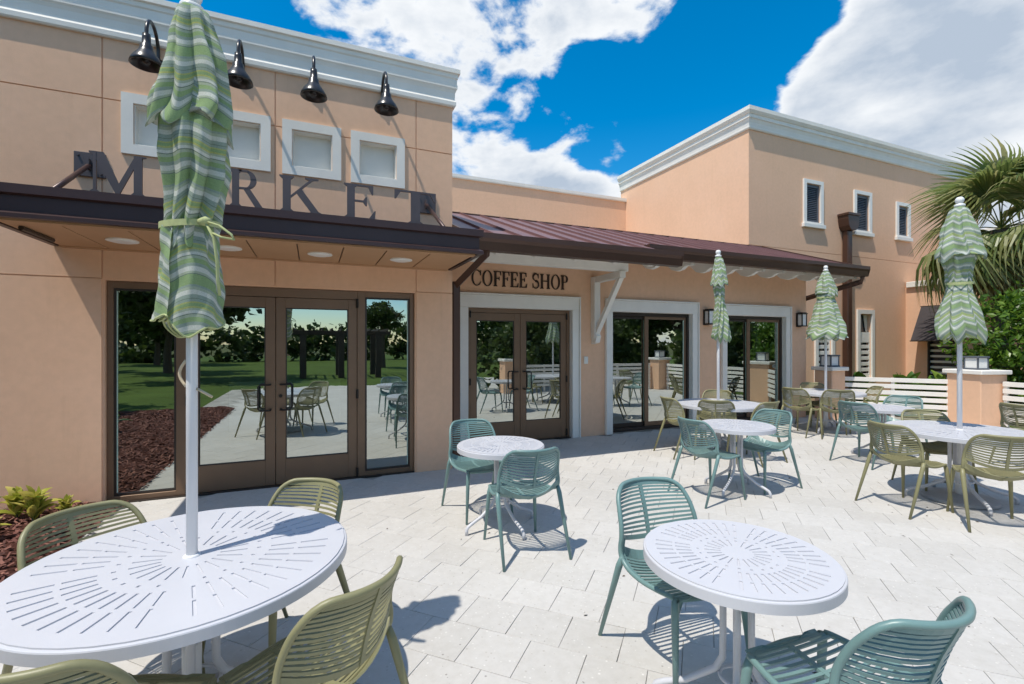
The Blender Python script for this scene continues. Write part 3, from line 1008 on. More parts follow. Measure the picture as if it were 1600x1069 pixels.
# ------------------------------------------------------------------ gooseneck lamps
def gooseneck(x, label):
    t = thing('gooseneck_lamp', label, 'wall lamp', (x, YM - .001, 4.53), 0, 'gooseneck lamps above the market sign')
    pts = []
    for i in range(17):
        a_ = math.pi * i / 16
        pts.append((0, -.215 + .19 * math.cos(a_), .10 + .19 * math.sin(a_) + (-.02 if i in (0, 16) else 0)))
    pts = [(0, -.005, -.005), (0, -.02, .0), (0, -.024, .03)] + pts + [(0, -.405, .04)]
    MB().tube(pts, .0165, 10).build('arm', 'black', t, smooth=True)
    pl = MB().lathe([(0, 0), (.06, 0), (.058, .012), (.03, .02), (.0, .02)], 20).build('wall_plate', 'black', t, smooth=True)
    pl.rotation_euler = (R(90), 0, 0)
    sh = MB().lathe([(.0, .10), (.032, .10), (.036, .06), (.038, .0), (.052, -.012), (.056, -.05), (.075, -.085), (.105, -.125), (.130, -.17), (.136, -.20), (.128, -.20), (.10, -.14), (.06, -.09), (.0, -.085)], 28)
    s_ = sh.build('lamp_shade', 'black', t, smooth=True, loc=(0, -.405, -.02))
    MB().lathe([(0, -.19), (.03, -.18), (.042, -.15), (.035, -.115), (.02, -.09)], 14).build('bulb', 'black', s_, smooth=True)
    return t


for x, lab in ((-1.47, 'black gooseneck lamp farthest left, above the first white niche'), (-.70, 'black gooseneck lamp above the second niche, half behind the striped umbrella'),
               (.015, 'black gooseneck lamp above the third white niche'), (.785, 'black gooseneck lamp nearest the right corner of the market block')):
    gooseneck(x, lab)

# ------------------------------------------------------------------ coffee shop
YC = 7.1
XC = 10.14
cs = thing('coffee_shop_building', 'peach single storey coffee shop with maroon metal shed roof and white door trims', 'building', (6, YC, 0))
ops = [(2.235, 4.15, -1, 2.225), (4.945, 6.84, -1, 2.225), (7.715, 9.47, -1, 2.225)]
MB().plate(XR, XC, 0, 3.50, ops, YC, YC + .22).build('wall', 'stucco', cs)
ops = [(a + .018, b - .018, c, d - .018) for a, b, c, d in ops]
MB().box(XC - .22, XC, YC + .2205, 8.6, 0, 3.50).build('wall', 'stucco', cs)
B('interior_floor', 'floor_in', cs, (XR + .01, XC - .24, YC + .03, 13.0, -.005, .008))
B('interior_wall', 'stucco_in', cs, (XR + .01, XC - .24, 12.6, 13.0, .008, 3.3))
B('interior_wall', 'stucco_in', cs, (XR + .01, XR + .1, YC + .23, 12.6, .008, 3.3))
B('interior_wall', 'stucco_in', cs, (XC - .3, XC - .225, YC + .23, 12.6, .008, 3.3))
B('ceiling', 'stucco_in', cs, (XR + .11, XC - .31, YC + .225, 12.59, 3.0, 3.05))
B('serving_counter', 'counter', cs, (5.2, 9.2, 10.4, 11.0, .008, 1.05), (5.15, 9.25, 10.35, 11.05, 1.05, 1.09))
for i, (x0, x1, _, z1) in enumerate(ops):
    w, h = .125, .20
    t = MB()
    # two-step surround: left, right, head, mitre kept simple by butting the head on the legs
    t.box(x0 - w, x0, YC - .045, YC - .0005, .0, z1 + .0005, .006)
    t.box(x1, x1 + w, YC - .045, YC - .0005, .0, z1 + .0005, .006)
    t.box(x0 - w - .002, x1 + w + .002, YC - .047, YC - .0005, z1 + .001, z1 + h, .006)
    tr = t.build('trim', 'white', cs)
    B('jamb_lining', 'white', tr, (x0 - .0175, x0 - .0005, YC + .0005, YC + .20, 0, z1), (x1 + .0005, x1 + .0175, YC + .0005, YC + .20, 0, z1), (x0 - .0175, x1 + .0175, YC + .0005, YC + .20, z1 + .0005, z1 + .0175))
    t = MB()
    t.box(x0 - w - .028, x0 - w - .003, YC - .07, YC - .0005, .0, z1 + h + .001, .006)
    t.box(x1 + w + .003, x1 + w + .028, YC - .07, YC - .0005, .0, z1 + h + .001, .006)
    t.box(x0 - w - .030, x1 + w + .030, YC - .072, YC - .0005, z1 + h + .0015, z1 + h + .03, .006)
    t.build('outer_moulding', 'white', tr)
YG = YC + .06
# double doors
x0, x1, _, z1 = ops[0]
m = MB()
m.box(x0 + .001, x0 + .06, YG, YG + .11, .012, z1 - .001, .003)
m.box(x1 - .06, x1 - .001, YG, YG + .11, .012, z1 - .001, .003)
m.box(x0 + .061, x1 - .061, YG + .002, YG + .108, z1 - .075, z1 - .002, .003)
m.build('door_frame', 'bronze', cs)
B('threshold', 'dark_bronze', cs, (x0, x1, YG - .05, YG + .12, 0, .011))
xm = (x0 + x1) / 2
leaf(cs, x0 + .064, xm - .003, .014, z1 - .079, +1, YG + .012, .105, .32, .12)
leaf(cs, xm + .003, x1 - .064, .014, z1 - .079, -1, YG + .012, .105, .32, .12)
for hx, hz in ((x0 + .062, 1.02), (x1 - .062, 1.02), (x1 - .062, 2.1), (x0 + .062, 2.1), (x1 - .062, .1)):
    MB().tube([(hx, YG - .006, hz - .055), (hx, YG - .006, hz + .055)], .014, 8).build('hinge', 'handle', cs)
# sliding windows
for wi, (x0, x1, _, z1) in enumerate(ops[1:]):
    m = MB()
    m.box(x0 + .001, x0 + .05, YG, YG + .12, .012, z1 - .001, .002)
    m.box(x1 - .05, x1 - .001, YG, YG + .12, .012, z1 - .001, .002)
    m.box(x0 + .051, x1 - .051, YG + .002, YG + .118, z1 - .06, z1 - .002, .002)
    m.box(x0 + .051, x1 - .051, YG + .002, YG + .118, .012, .075, .002)
    wf = m.build('sliding_window', 'dark_bronze', cs)
    xm = (x0 + x1) / 2 + (-.06 if wi == 0 else -.10)
    for (a0, a1, yy, mat, mid) in ((x0 + .052, xm + .02, YG + .065, 'dark_bronze', 0), (xm - .06, x1 - .052, YG + .025, 'dark_bronze', 1)):
        s = .055
        p = MB()
        p.box(a0, a0 + s + (.03 if mid else 0), yy, yy + .03, .077, z1 - .062, .003)
        p.box(a1 - s, a1, yy, yy + .03, .077, z1 - .062, .003)
        p.box(a0 + s, a1 - s, yy + .001, yy + .029, .0775, .155, .003)
        p.box(a0 + s, a1 - s, yy + .001, yy + .029, z1 - .115, z1 - .0625, .003)
        sash = p.build('sash', 'bronze' if mid else 'dark_bronze', wf)
        g_ = MB()
        g_.add([(a0 + s, yy + .012, .15), (a1 - s, yy + .012, .15), (a1 - s, yy + .012, z1 - .11), (a0 + s, yy + .012, z1 - .11)], [(0, 1, 2, 3)])
        g_.build('glass_pane', 'glass' if wi == 0 else 'glass_side', wf)
        B('glass_edge', 'glass_edge', wf, (a1 - s - .012, a1 - s - .001, yy + .002, yy + .010, .16, z1 - .12))

# shed roof
RY, RZ, SL = 8.45, 4.05, .366


def rz(y):
    return RZ - (RY - y) * SL


rafters = []
for (X0, X1, EY, n) in ((1.72, 4.92, 5.50, 8), (4.922, 10.42, 6.15, 13)):
    wd = (X1 - X0) / n
    for i in range(n):
        a0, a1 = X0 + i * wd, X0 + (i + 1) * wd
        p = MB()
        o = .02
        for (q0, q1, t0, t1) in ((a0 + .012, a1 - .0005, -o, 0.0), (a0, a0 + .0115, -o, .035)):
            p.add([(q0, EY - .03, rz(EY - .03) + t0), (q1, EY - .03, rz(EY - .03) + t0), (q1, RY, RZ + t0), (q0, RY, RZ + t0),
                   (q0, EY - .03, rz(EY - .03) + t1), (q1, EY - .03, rz(EY - .03) + t1), (q1, RY, RZ + t1), (q0, RY, RZ + t1)],
                  [(0, 3, 2, 1), (4, 5, 6, 7), (0, 1, 5, 4), (1, 2, 6, 5), (2, 3, 7, 6), (3, 0, 4, 7)])
        rp = p.build('roof_panel', 'roof', cs)
        if X0 < 3 or i < 3:  # added white strips: bright eave reflections between the seams, put in as colour
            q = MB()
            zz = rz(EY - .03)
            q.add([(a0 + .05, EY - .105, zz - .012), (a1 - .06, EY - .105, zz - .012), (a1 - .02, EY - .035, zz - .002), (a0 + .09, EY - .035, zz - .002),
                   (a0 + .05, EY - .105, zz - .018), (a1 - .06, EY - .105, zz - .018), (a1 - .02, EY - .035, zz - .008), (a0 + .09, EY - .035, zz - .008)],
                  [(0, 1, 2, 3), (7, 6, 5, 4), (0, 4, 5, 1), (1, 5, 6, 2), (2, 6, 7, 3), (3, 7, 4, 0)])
            q.build('eave_glint', 'lamp_white', rp)
    # white planked soffit
    k = int((YC - EY) / .2)
    for j in range(k):
        y0_, y1_ = EY + .02 + j * (YC - EY) / k, EY + .014 + (j + 1) * (YC - EY) / k
        s_ = MB()
        s_.add([(X0 + .01, y0_, rz(y0_) - .022), (X1 - .01, y0_, rz(y0_) - .022), (X1 - .01, y1_, rz(y1_) - .022), (X0 + .01, y1_, rz(y1_) - .022),
                (X0 + .01, y0_, rz(y0_) - .045), (X1 - .01, y0_, rz(y0_) - .045), (X1 - .01, y1_, rz(y1_) - .045), (X0 + .01, y1_, rz(y1_) - .045)],
               [(0, 1, 2, 3), (7, 6, 5, 4), (0, 4, 5, 1), (1, 5, 6, 2), (2, 6, 7, 3), (3, 7, 4, 0)])
        s_.build('soffit_plank', 'white', cs)
    # box gutter
    gz = rz(EY) - .005
    gp = [(0, gz), (.012, gz), (.014, gz - .13), (.085, gz - .13), (.10, gz - .09), (.115, gz - .05), (.115, gz + .0), (.135, gz + .004), (.135, gz - .06), (.118, gz - .10), (.100, gz - .20), (.0, gz - .205)]
    sweep(gp, [(X0 - .02, EY - .035, 0, -1), (X1 + .06, EY - .035, 0, -1)], 'gutter', 'gutter', cs)
    for e in (X0 - .021, X1 + .045):
        m = MB()
        m.prism([(EY - .034, gz - .203), (EY - .134, gz - .198), (EY - .172, gz - .06), (EY - .172, gz + .004), (EY - .034, gz + .004)], lambda a_, b_, d_: (d_, a_, b_), e - .004, e + .02)
        m.build('gutter_end', 'gutter', cs)
# rafter tails
for x in (1.95, 2.29, 2.87, 3.50, 4.16, 4.80):
    m = MB()
    bot = [(7.095, 3.0), (6.6, 2.985), (6.22, 2.983), (6.1, 2.965), (6.0, 2.87), (5.88, 2.825), (5.76, 2.84), (5.66, 2.88), (5.58, 2.90), (5.52, 2.88)]
    top = [(5.52, rz(5.52) - .047), (7.095, rz(7.095) - .047)]
    m.prism(bot + top, lambda a_, b_, d_: (d_, a_, b_), x - .045, x + .045)
    m.build('rafter_tail', 'white', cs, fix=True)
for x in (5.4, 5.98, 6.55, 7.11, 7.68, 8.22, 8.79, 9.36, 9.93, 10.34):
    m = MB()
    bot = [(7.095, 3.22), (6.8, 3.07), (6.66, 2.95), (6.54, 2.915), (6.42, 2.93), (6.32, 2.98), (6.18, 2.97)]
    top = [(6.18, rz(6.18) - .047), (7.095, rz(7.095) - .047)]
    m.prism(bot + top, lambda a_, b_, d_: (d_, a_, b_), x - .04, x + .04)
    m.build('rafter_tail', 'white', cs, fix=True)
# beam and knee bracket
B('beam', 'white', cs, (1.70, 4.72, 6.28, 6.42, 2.80, 2.982), c=.006)
br = MB()
br.box(4.52, 4.64, YC - .13, YC - .001, 1.72, 2.80, .006)
brk = br.build('bracket', 'white', cs)
B('bracket_arm', 'white', brk, (4.525, 4.635, 6.24, YC - .131, 2.69, 2.798), c=.006)
m = MB()
m.prism([(YC - .135, 1.80), (YC - .135, 1.92), (6.36, 2.685), (6.27, 2.685)], lambda a_, b_, d_: (d_, a_, b_), 4.54, 4.62)
m.build('bracket_strut', 'white', brk, fix=True)
m = MB()
m.prism([(YC - .132, 1.65), (YC - .002, 1.62), (YC - .002, 1.72), (YC - .14, 1.80), (YC - .17, 1.76)], lambda a_, b_, d_: (d_, a_, b_), 4.535, 4.625)
m.build('bracket_foot', 'white', brk, fix=True)
# high back of the roof and gable infill
B('ridge_flashing', 'gutter', cs, (1.70, 10.44, RY + .001, RY + .06, RZ - .15, RZ + .03))
B('back_wall', 'stucco', cs, (XR, XC, 8.61, 8.8, 3.0, RZ - .16))
m = MB()
m.prism([(YC + .0, 3.501), (8.6, 3.501), (8.6, RZ - .06), (YC, rz(YC) - .05)], lambda a_, b_, d_: (d_, a_, b_), XC - .22, XC - .002)
m.build('gable_infill', 'stucco', cs, fix=True)
m = MB()
m.prism([(6.17, rz(6.17) - .06), (RY, RZ - .06), (RY, RZ + .036), (6.17, rz(6.17) + .036)], lambda a_, b_, d_: (d_, a_, b_), 10.422, 10.45)
m.build('rake_trim', 'gutter', cs, fix=True)
m = MB()
m.prism([(5.48, rz(5.48) - .02), (RY, RZ - .02), (RY, RZ + .05), (5.48, rz(5.48) + .05)], lambda a_, b_, d_: (d_, a_, b_), 1.688, 1.718)
m.build('rake_trim', 'gutter', cs, fix=True)
# downpipes
m = MB()
m.box(1.695, 1.80, 5.98, 6.07, .02, 2.45, .012)
dp = m.build('downpipe', 'gutter', cs)
m = MB()
m.tube([(1.96, 5.42, 2.80), (1.96, 5.44, 2.72), (1.75, 6.02, 2.40)], .055, 4)
m.build('pipe_elbow', 'gutter', dp)
m = MB()
m.tube([(10.36, 6.06, 3.02), (10.36, 6.08, 2.90), (10.24, 7.3, 2.62), (10.22, 7.42, 2.5)], .055, 4)
d2 = m.build('pipe_elbow', 'gutter', cs)
m = MB()
m.box(10.165, 10.27, 7.38, 7.47, .02, 2.55, .012)
m.build('downpipe', 'gutter', d2)
shift_children(cs)

# pendant lamps inside
for (x, y, z, r, lab) in ((5.85, 8.2, 2.0, .17, 'round paper globe pendant seen through the first coffee shop window'), (6.75, 8.9, 1.93, .06, 'small amber pendant behind the globe lamp in the window')):
    t = thing('pendant_lamp', lab, 'pendant lamp', (x, y, 3.0))
    MB().lathe([(r * math.sin(math.pi * i / 16) + .0005, -r * math.cos(math.pi * i / 16)) for i in range(17)], 24).build('globe', 'globe', t, smooth=True, loc=(0, 0, z - 3.0))
    MB().tube([(0, 0, z - 3 + r * .98), (0, 0, 0)], .006, 6).build('cord', 'black', t)

# wall lanterns, light switch
def lantern(x, label):
    t = thing('wall_lantern', label, 'wall lantern', (x, YC - .001, 2.15), 0, 'wall lanterns on the coffee shop')
    B('back_plate', 'black', t, (-.075, .075, -.02, 0, -.155, .155), c=.004)
    for sx in (-.078, .06):
        for sy in (-.15, -.04):
            B('cage_bar', 'black', t, (sx, sx + .018, sy, sy + .018, -.125, .125))
    B('cap', 'black', t, (-.09, .09, -.165, -.0205, .1255, .145), (-.07, .07, -.15, -.03, .1455, .165), c=.004)
    B('base', 'black', t, (-.088, .088, -.162, -.0205, -.145, -.1255), c=.004)
    B('glass', 'lamp_white', t, (-.062, .062, -.138, -.036, -.12, .12))
    return t


lantern(7.2, 'black box wall lantern between the two sliding windows, partly behind an umbrella')
lantern(9.885, 'black box wall lantern beside the far corner of the coffee shop')
t = thing('wall_switch', 'small white switch plate on the peach wall by the coffee shop doors', 'switch', (4.42, YC - .001, 1.34))
B('plate', 'white', t, (-.04, .04, -.018, 0, -.065, .065), c=.005)
B('rocker', 'lamp_white', t, (-.016, .016, -.026, -.0185, -.035, .035), c=.003)

# ------------------------------------------------------------------ two storey building behind
Y2, X2 = 9.0, 10.62
tw = thing('two_storey_building', 'tall peach stucco block with white cornice and three narrow upper windows', 'building', (X2, Y2, 0))
up = [(12.72, 13.55, 4.98, 6.28), (14.95, 15.80, 4.95, 6.25), (17.06, 17.81, 4.98, 6.14)]
lo = [(13.20, 14.05, .45, 2.66), (15.10, 15.92, .45, 2.66)]
hol = [(a0 + .12, a1 - .12, b0 + .10, b1 - .11) for a0, a1, b0, b1 in up] + [(a0 + .13, a1 - .13, b0 + .12, b1 - .13) for a0, a1, b0, b1 in lo]
TZ = 7.32
J2 = .006
for (z0, z1) in ((0, 4.25 - J2), (4.25 + J2, TZ + .2)):
    hs = [h for h in hol if h[2] < z1 and h[3] > z0]
    MB().plate(X2, 22.0, z0, z1, hs, Y2, Y2 + .25).build('wall_panel', 'stucco', tw)
B('wall_core', 'stucco', tw, (X2 + .01, 22.0, Y2 + .02, Y2 + .2, 4.25 - J2, 4.25 + J2))
B('wall', 'stucco', tw, (X2, X2 + .25, Y2 + .2505, 14.6, 0, TZ + .2))
cpr = [(0, 7.30), (.03, 7.30), (.05, 7.33), (.05, 7.38), (.06, 7.47), (.085, 7.55), (.11, 7.57), (.11, 7.66), (.13, 7.67), (.17, 7.74), (.17, 7.84), (0, 7.86), (-.3, 7.85)]
sweep(cpr, [(X2, 14.6, -1, 0), (X2, Y2, -1, -1), (22.0, Y2, 0, -1)], 'cornice', 'cornice', tw)
# lower flat roofed range that closes the court behind the shops
B('rear_wall', 'stucco', tw, (-2.0, X2 - .001, 14.3, 14.6, 0, 6.83))
sweep([(0, 6.83), (.05, 6.83), (.06, 6.86), (.06, 6.95), (0, 6.96), (-.3, 6.95)], [(-2.0, 14.3, 0, -1), (X2 - .002, 14.3, 0, -1)], 'rear_cap', 'cornice', tw)
B('roof_deck', 'stucco_in', tw, (X2 + .251, 22, Y2 + .26, 14.5, 7.2, 7.3), (-2, X2 - .01, 10.6, 14.29, 3.06, 3.1))
for (a0, a1, b0, b1) in up:
    fr = MB().plate(a0, a1, b0 + .05, b1, [(a0 + .115, a1 - .115, b0 + .105, b1 - .105)], Y2 - .045, Y2 - .0005).build('window', 'white', tw)
    B('sill', 'white', fr, (a0 - .05, a1 + .05, Y2 - .085, Y2 - .0005, b0 - .06, b0 + .0495), c=.006)
    s_ = MB().plate(a0 + .121, a1 - .121, b0 + .101, b1 - .111, [(a0 + .175, a1 - .175, b0 + .16, b1 - .19)], Y2 + .02, Y2 + .06).build('sash', 'slate', fr)
    B('pane', 'dark_glass', fr, (a0 + .17, a1 - .17, Y2 + .062, Y2 + .07, b0 + .15, b1 - .18))
    zz = b0 + .18
    while zz < b1 - .22:
        bl = MB()
        bl.add([(a0 + .177, Y2 + .030, zz), (a1 - .177, Y2 + .030, zz), (a1 - .177, Y2 + .058, zz + .035), (a0 + .177, Y2 + .058, zz + .035),
                (a0 + .177, Y2 + .030, zz - .008), (a1 - .177, Y2 + .030, zz - .008), (a1 - .177, Y2 + .058, zz + .027), (a0 + .177, Y2 + .058, zz + .027)],
               [(0, 1, 2, 3), (7, 6, 5, 4), (0, 4, 5, 1), (1, 5, 6, 2), (2, 6, 7, 3), (3, 7, 4, 0)])
        bl.build('louvre_slat', 'slate', fr)
        zz += .052
for (a0, a1, b0, b1) in lo:
    fr = MB().plate(a0, a1, b0, b1, [(a0 + .125, a1 - .125, b0 + .115, b1 - .125)], Y2 - .05, Y2 - .0005).build('window', 'white', tw)
    B('pane', 'dark_glass', fr, (a0 + .13, a1 - .13, Y2 + .12, Y2 + .13, b0 + .12, b1 - .13))
    B('slat_panel', 'white', fr, (a0 + .128, a0 + .17, Y2 + .02, Y2 + .05, b0 + .12, b1 - .68), (a1 - .17, a1 - .128, Y2 + .02, Y2 + .05, b0 + .12, b1 - .68), (a0 + .171, a1 - .171, Y2 + .02, Y2 + .05, b1 - .98, b1 - .68))
    for k in range(7):
        zz = b0 + .16 + k * .175
        B('slat', 'white', fr, (a0 + .171, a1 - .171, Y2 + .022, Y2 + .045, zz, zz + .105), c=.004)
    for s_ in (0, 1):
        xa = a0 + .135 if s_ == 0 else a1 - .135
        m = MB()
        sg_ = 1 if s_ == 0 else -1
        m.prism([(xa, b1 - .14), (xa + sg_ * .20, b1 - .14), (xa + sg_ * .08, b1 - .67), (xa, b1 - .67)], lambda a_, b_, d_: (a_, d_, b_), Y2 + .09, Y2 + .10)
        m.build('curtain', 'cornice', fr, fix=True)
# rainwater pipe with hopper head
m = MB()
m.prism([(14.24, 5.36), (14.74, 5.36), (14.74, 5.27), (14.70, 5.06), (14.60, 4.94), (14.38, 4.94), (14.28, 5.06), (14.24, 5.27)], lambda a_, b_, d_: (a_, d_, b_), Y2 - .30, Y2 - .001)
hop = m.build('rain_hopper', 'gutter', tw, fix=True)
B('hopper_lip', 'gutter', hop, (14.21, 14.77, Y2 - .33, Y2 - .0015, 5.361, 5.43), c=.006)
B('downpipe', 'gutter', hop, (14.385, 14.595, Y2 - .20, Y2 - .03, .02, 4.939), c=.02)
shift_children(tw)

# single storey wing coming forward on the right
XW = 17.6
wg = thing('side_wing', 'low peach wing with white coping behind the palm and the hedge', 'building', (XW, 7, 0))
hw = (7.62, 8.42, .3, 1.95)
m = MB()
for (y0_, y1_, z0_, z1_) in ((2.0, hw[0], 0, 3.42), (hw[1], Y2 - .002, 0, 3.42), (hw[0], hw[1], hw[3], 3.42), (hw[0], hw[1], 0, hw[2])):
    m.box(XW, XW + .25, y0_, y1_, z0_, z1_)
m.build('wall', 'stucco', wg)
B('coping', 'cornice', wg, (XW - .08, XW + .33, 1.9, Y2 - .05, 3.42, 3.6), c=.012)
B('pane', 'dark_glass', wg, (XW + .16, XW + .17, hw[0], hw[1], hw[2], hw[3]))
for k in range(9):
    zz = hw[2] + .06 + k * .17
    B('louvre_slat', 'white', wg, (XW + .08, XW + .11, hw[0] + .12, hw[1] - .04, zz, zz + .07), c=.004)
B('window_post', 'dark_bronze', wg, (XW + .02, XW + .14, hw[0], hw[0] + .09, hw[2], hw[3]), (XW + .02, XW + .14, hw[1] - .04, hw[1], hw[2], hw[3]))
B('upper_wall', 'stucco', wg, (XW + 2.2, XW + 2.4, 2.0, Y2 - .01, 3.0, 5.1))
B('upper_coping', 'cornice', wg, (XW + 2.1, XW + 2.45, 2.0, Y2 - .01, 5.1, 5.3), c=.01)
B('roof_deck', 'stucco_in', wg, (XW + .26, XW + 2.19, 2.0, Y2 - .01, 3.1, 3.2))
shift_children(wg)
aw = thing('window_awning', 'dark brown sloping window awning on the side wing wall', 'awning', (XW, 8.05, 2.78))
m = MB()
m.prism([(-.002, .0), (-.06, 0), (-.62, -1.05), (-.60, -1.08), (-.002, -.14)], lambda a_, b_, d_: (a_, d_, b_), -.50, .50)
m.build('cloth', 'awning', aw, fix=True)
MB().tube([(-.615, -.52, -1.07), (-.615, .52, -1.07)], .018, 6).build('front_bar', 'dark_bronze', aw)
MB().tube([(-.04, -.52, .01), (-.04, .52, .01)], .02, 6).build('top_bar', 'dark_bronze', aw)

# ------------------------------------------------------------------ pillars, pillar lanterns, white slat fences
def pillar(x, y, rz_, label, w=.52, lamp=None):
    t = thing('fence_pillar', label, 'pillar', (x, y, 0), rz_, 'peach pillars along the fence')
    h = w / 2
    B('shaft', 'stucco', t, (-h, h, -h, h, 0, 1.05), c=.012)
    B('cap', 'white', t, (-h - .05, h + .05, -h - .05, h + .05, 1.0505, 1.13), c=.012)
    if lamp:
        l_ = thing('pillar_lantern', lamp, 'lantern', (x, y, 1.131), rz_, 'box lanterns on the fence pillars')
        q = .125
        B('base', 'slate', l_, (-q - .01, q + .01, -q - .01, q + .01, 0, .03), c=.004)
        for sx in (-q, q - .022):
            for sy in (-q, q - .022):
                B('cage_bar', 'slate', l_, (sx, sx + .022, sy, sy + .022, .0305, .225))
        B('cap', 'slate', l_, (-q - .012, q + .012, -q - .012, q + .012, .2255, .257), c=.004)
        B('glass', 'lamp_white', l_, (-q + .012, q - .012, -q + .012, q - .012, .031, .224))
    return t


def fence(p0, p1, label, top=.92, bot=.14, n=6):
    p0, p1 = Vector(p0), Vector(p1)
    L = (p1 - p0).length
    ang = math.atan2(p1.y - p0.y, p1.x - p0.x)
    t = thing('slat_fence', label, 'fence', (p0.x, p0.y, 0), ang, 'white slat fences around the patio')
    pitch = (top - bot) / n
    for k in range(n):
        z0_ = bot + k * pitch
        B('slat', 'white', t, (0, L, -.012, .012, z0_ + pitch * .34, z0_ + pitch), c=.003)
    nb = max(2, int(round(L / 1.1)) + 1)
    for k in range(nb):
        x = .03 + (L - .06) * k / (nb - 1)
        B('post', 'white', t, (x - .03, x + .03, .0125, .07, 0.0, top + .0), c=.004)
    return t


pillar(10.36, 6.72, R(-4), 'peach pillar with white cap against the far corner of the coffee shop', .40, 'dark box lantern on the pillar against the coffee shop corner')
pillar(11.80, 4.86, R(-14), 'peach pillar with white cap between the two white slat fences on the right', .60, 'dark box lantern on the pillar at the right end of the long fence')
fence((10.50, 6.60, 0), (11.62, 5.16, 0), 'long white horizontal slat fence between the two peach pillars')
fence((11.86, 4.50, 0), (11.55, 1.2, 0), 'white slat fence running out of view at the right edge')
pillar(11.5, .9, 0, 'peach pillar at the corner of the patio, seen only in reflection', .5, 'box lantern on the patio corner pillar')
fence((11.2, .75, 0), (8.8, .35, 0), 'white slat fence reflected in the second sliding window')
pillar(8.5, .3, 0, 'peach pillar reflected in the first sliding window', .5, 'box lantern reflected in the first sliding window')
fence((8.2, .25, 0), (6.3, 0.05, 0), 'white slat fence reflected in the coffee shop doors')
pillar(6.0, 0.0, 0, 'peach pillar reflected in the coffee shop doors', .5)
from mathutils import noise

# ------------------------------------------------------------------ chairs
PROF = [(.240, .448), (.205, .456), (.115, .446), (.02, .434), (-.08, .430), (-.155, .442), (-.205, .480), (-.232, .545), (-.252, .625), (-.278, .715), (-.305, .785), (-.325, .840)]
WID = [.185, .205, .228, .243, .250, .253, .252, .248, .242, .232, .215, .180]
LIFT = [.0, .004, .012, .024, .045, .075, .085, .062, .040, .022, .008, .0]
FWD = [.0, .0, .0, .0, .005, .025, .065, .095, .105, .100, .090, .075]
CH = [(y, z, w, l, f) for (y, z), w, l, f in zip(PROF, WID, LIFT, FWD)]


def shell(u, s):
    y, z, w, l, f = catmull(CH, s)
    return Vector((u * w, y + f * u * u - (.03 * u * u if s < .04 else 0), z + l * u * u))


def shell_n(u, s):
    e = .004
    a_ = shell(u, min(1, s + e)) - shell(u, max(0, s - e))
    b_ = shell(min(1, u + e), s) - shell(max(-1, u - e), s)
    return b_.cross(a_).normalized()


def slat_mesh(s, wid, th, umax=1.0, seg=9, arc=0.0):
    m = MB()
    vs, fs = [], []
    for i in range(seg + 1):
        u = -umax + 2 * umax * i / seg
        ss = min(1, max(0, s + arc * u * u))
        c = shell(u, ss)
        n = shell_n(u, ss)
        t = (shell(u, min(1, ss + .01)) - shell(u, max(0, ss - .01))).normalized()
        for a_, b_ in ((-1, -1), (1, -1), (1, 1), (-1, 1)):
            vs.append(c + t * (a_ * wid / 2) + n * (b_ * th / 2))
    for i in range(seg):
        for k in range(4):
            k2 = (k + 1) % 4
            fs.append((i * 4 + k, i * 4 + k2, (i + 1) * 4 + k2, (i + 1) * 4 + k))
    fs += [(0, 1, 2, 3), (seg * 4 + 3, seg * 4 + 2, seg * 4 + 1, seg * 4)]
    m.add(vs, fs)
    return m


def strip_mesh(path, wid, th):
    """flat band along points with given side vectors"""
    m = MB()
    vs, fs = [], []
    n = len(path)
    for i, (c, n_, side) in enumerate(path):
        for a_, b_ in ((-1, -1), (1, -1), (1, 1), (-1, 1)):
            vs.append(c + side * (a_ * wid / 2) + n_ * (b_ * th / 2))
    for i in range(n - 1):
        for k in range(4):
            k2 = (k + 1) % 4
            fs.append((i * 4 + k, i * 4 + k2, (i + 1) * 4 + k2, (i + 1) * 4 + k))
    fs += [(0, 1, 2, 3), ((n - 1) * 4 + 3, (n - 1) * 4 + 2, (n - 1) * 4 + 1, (n - 1) * 4)]
    m.add(vs, fs)
    return m


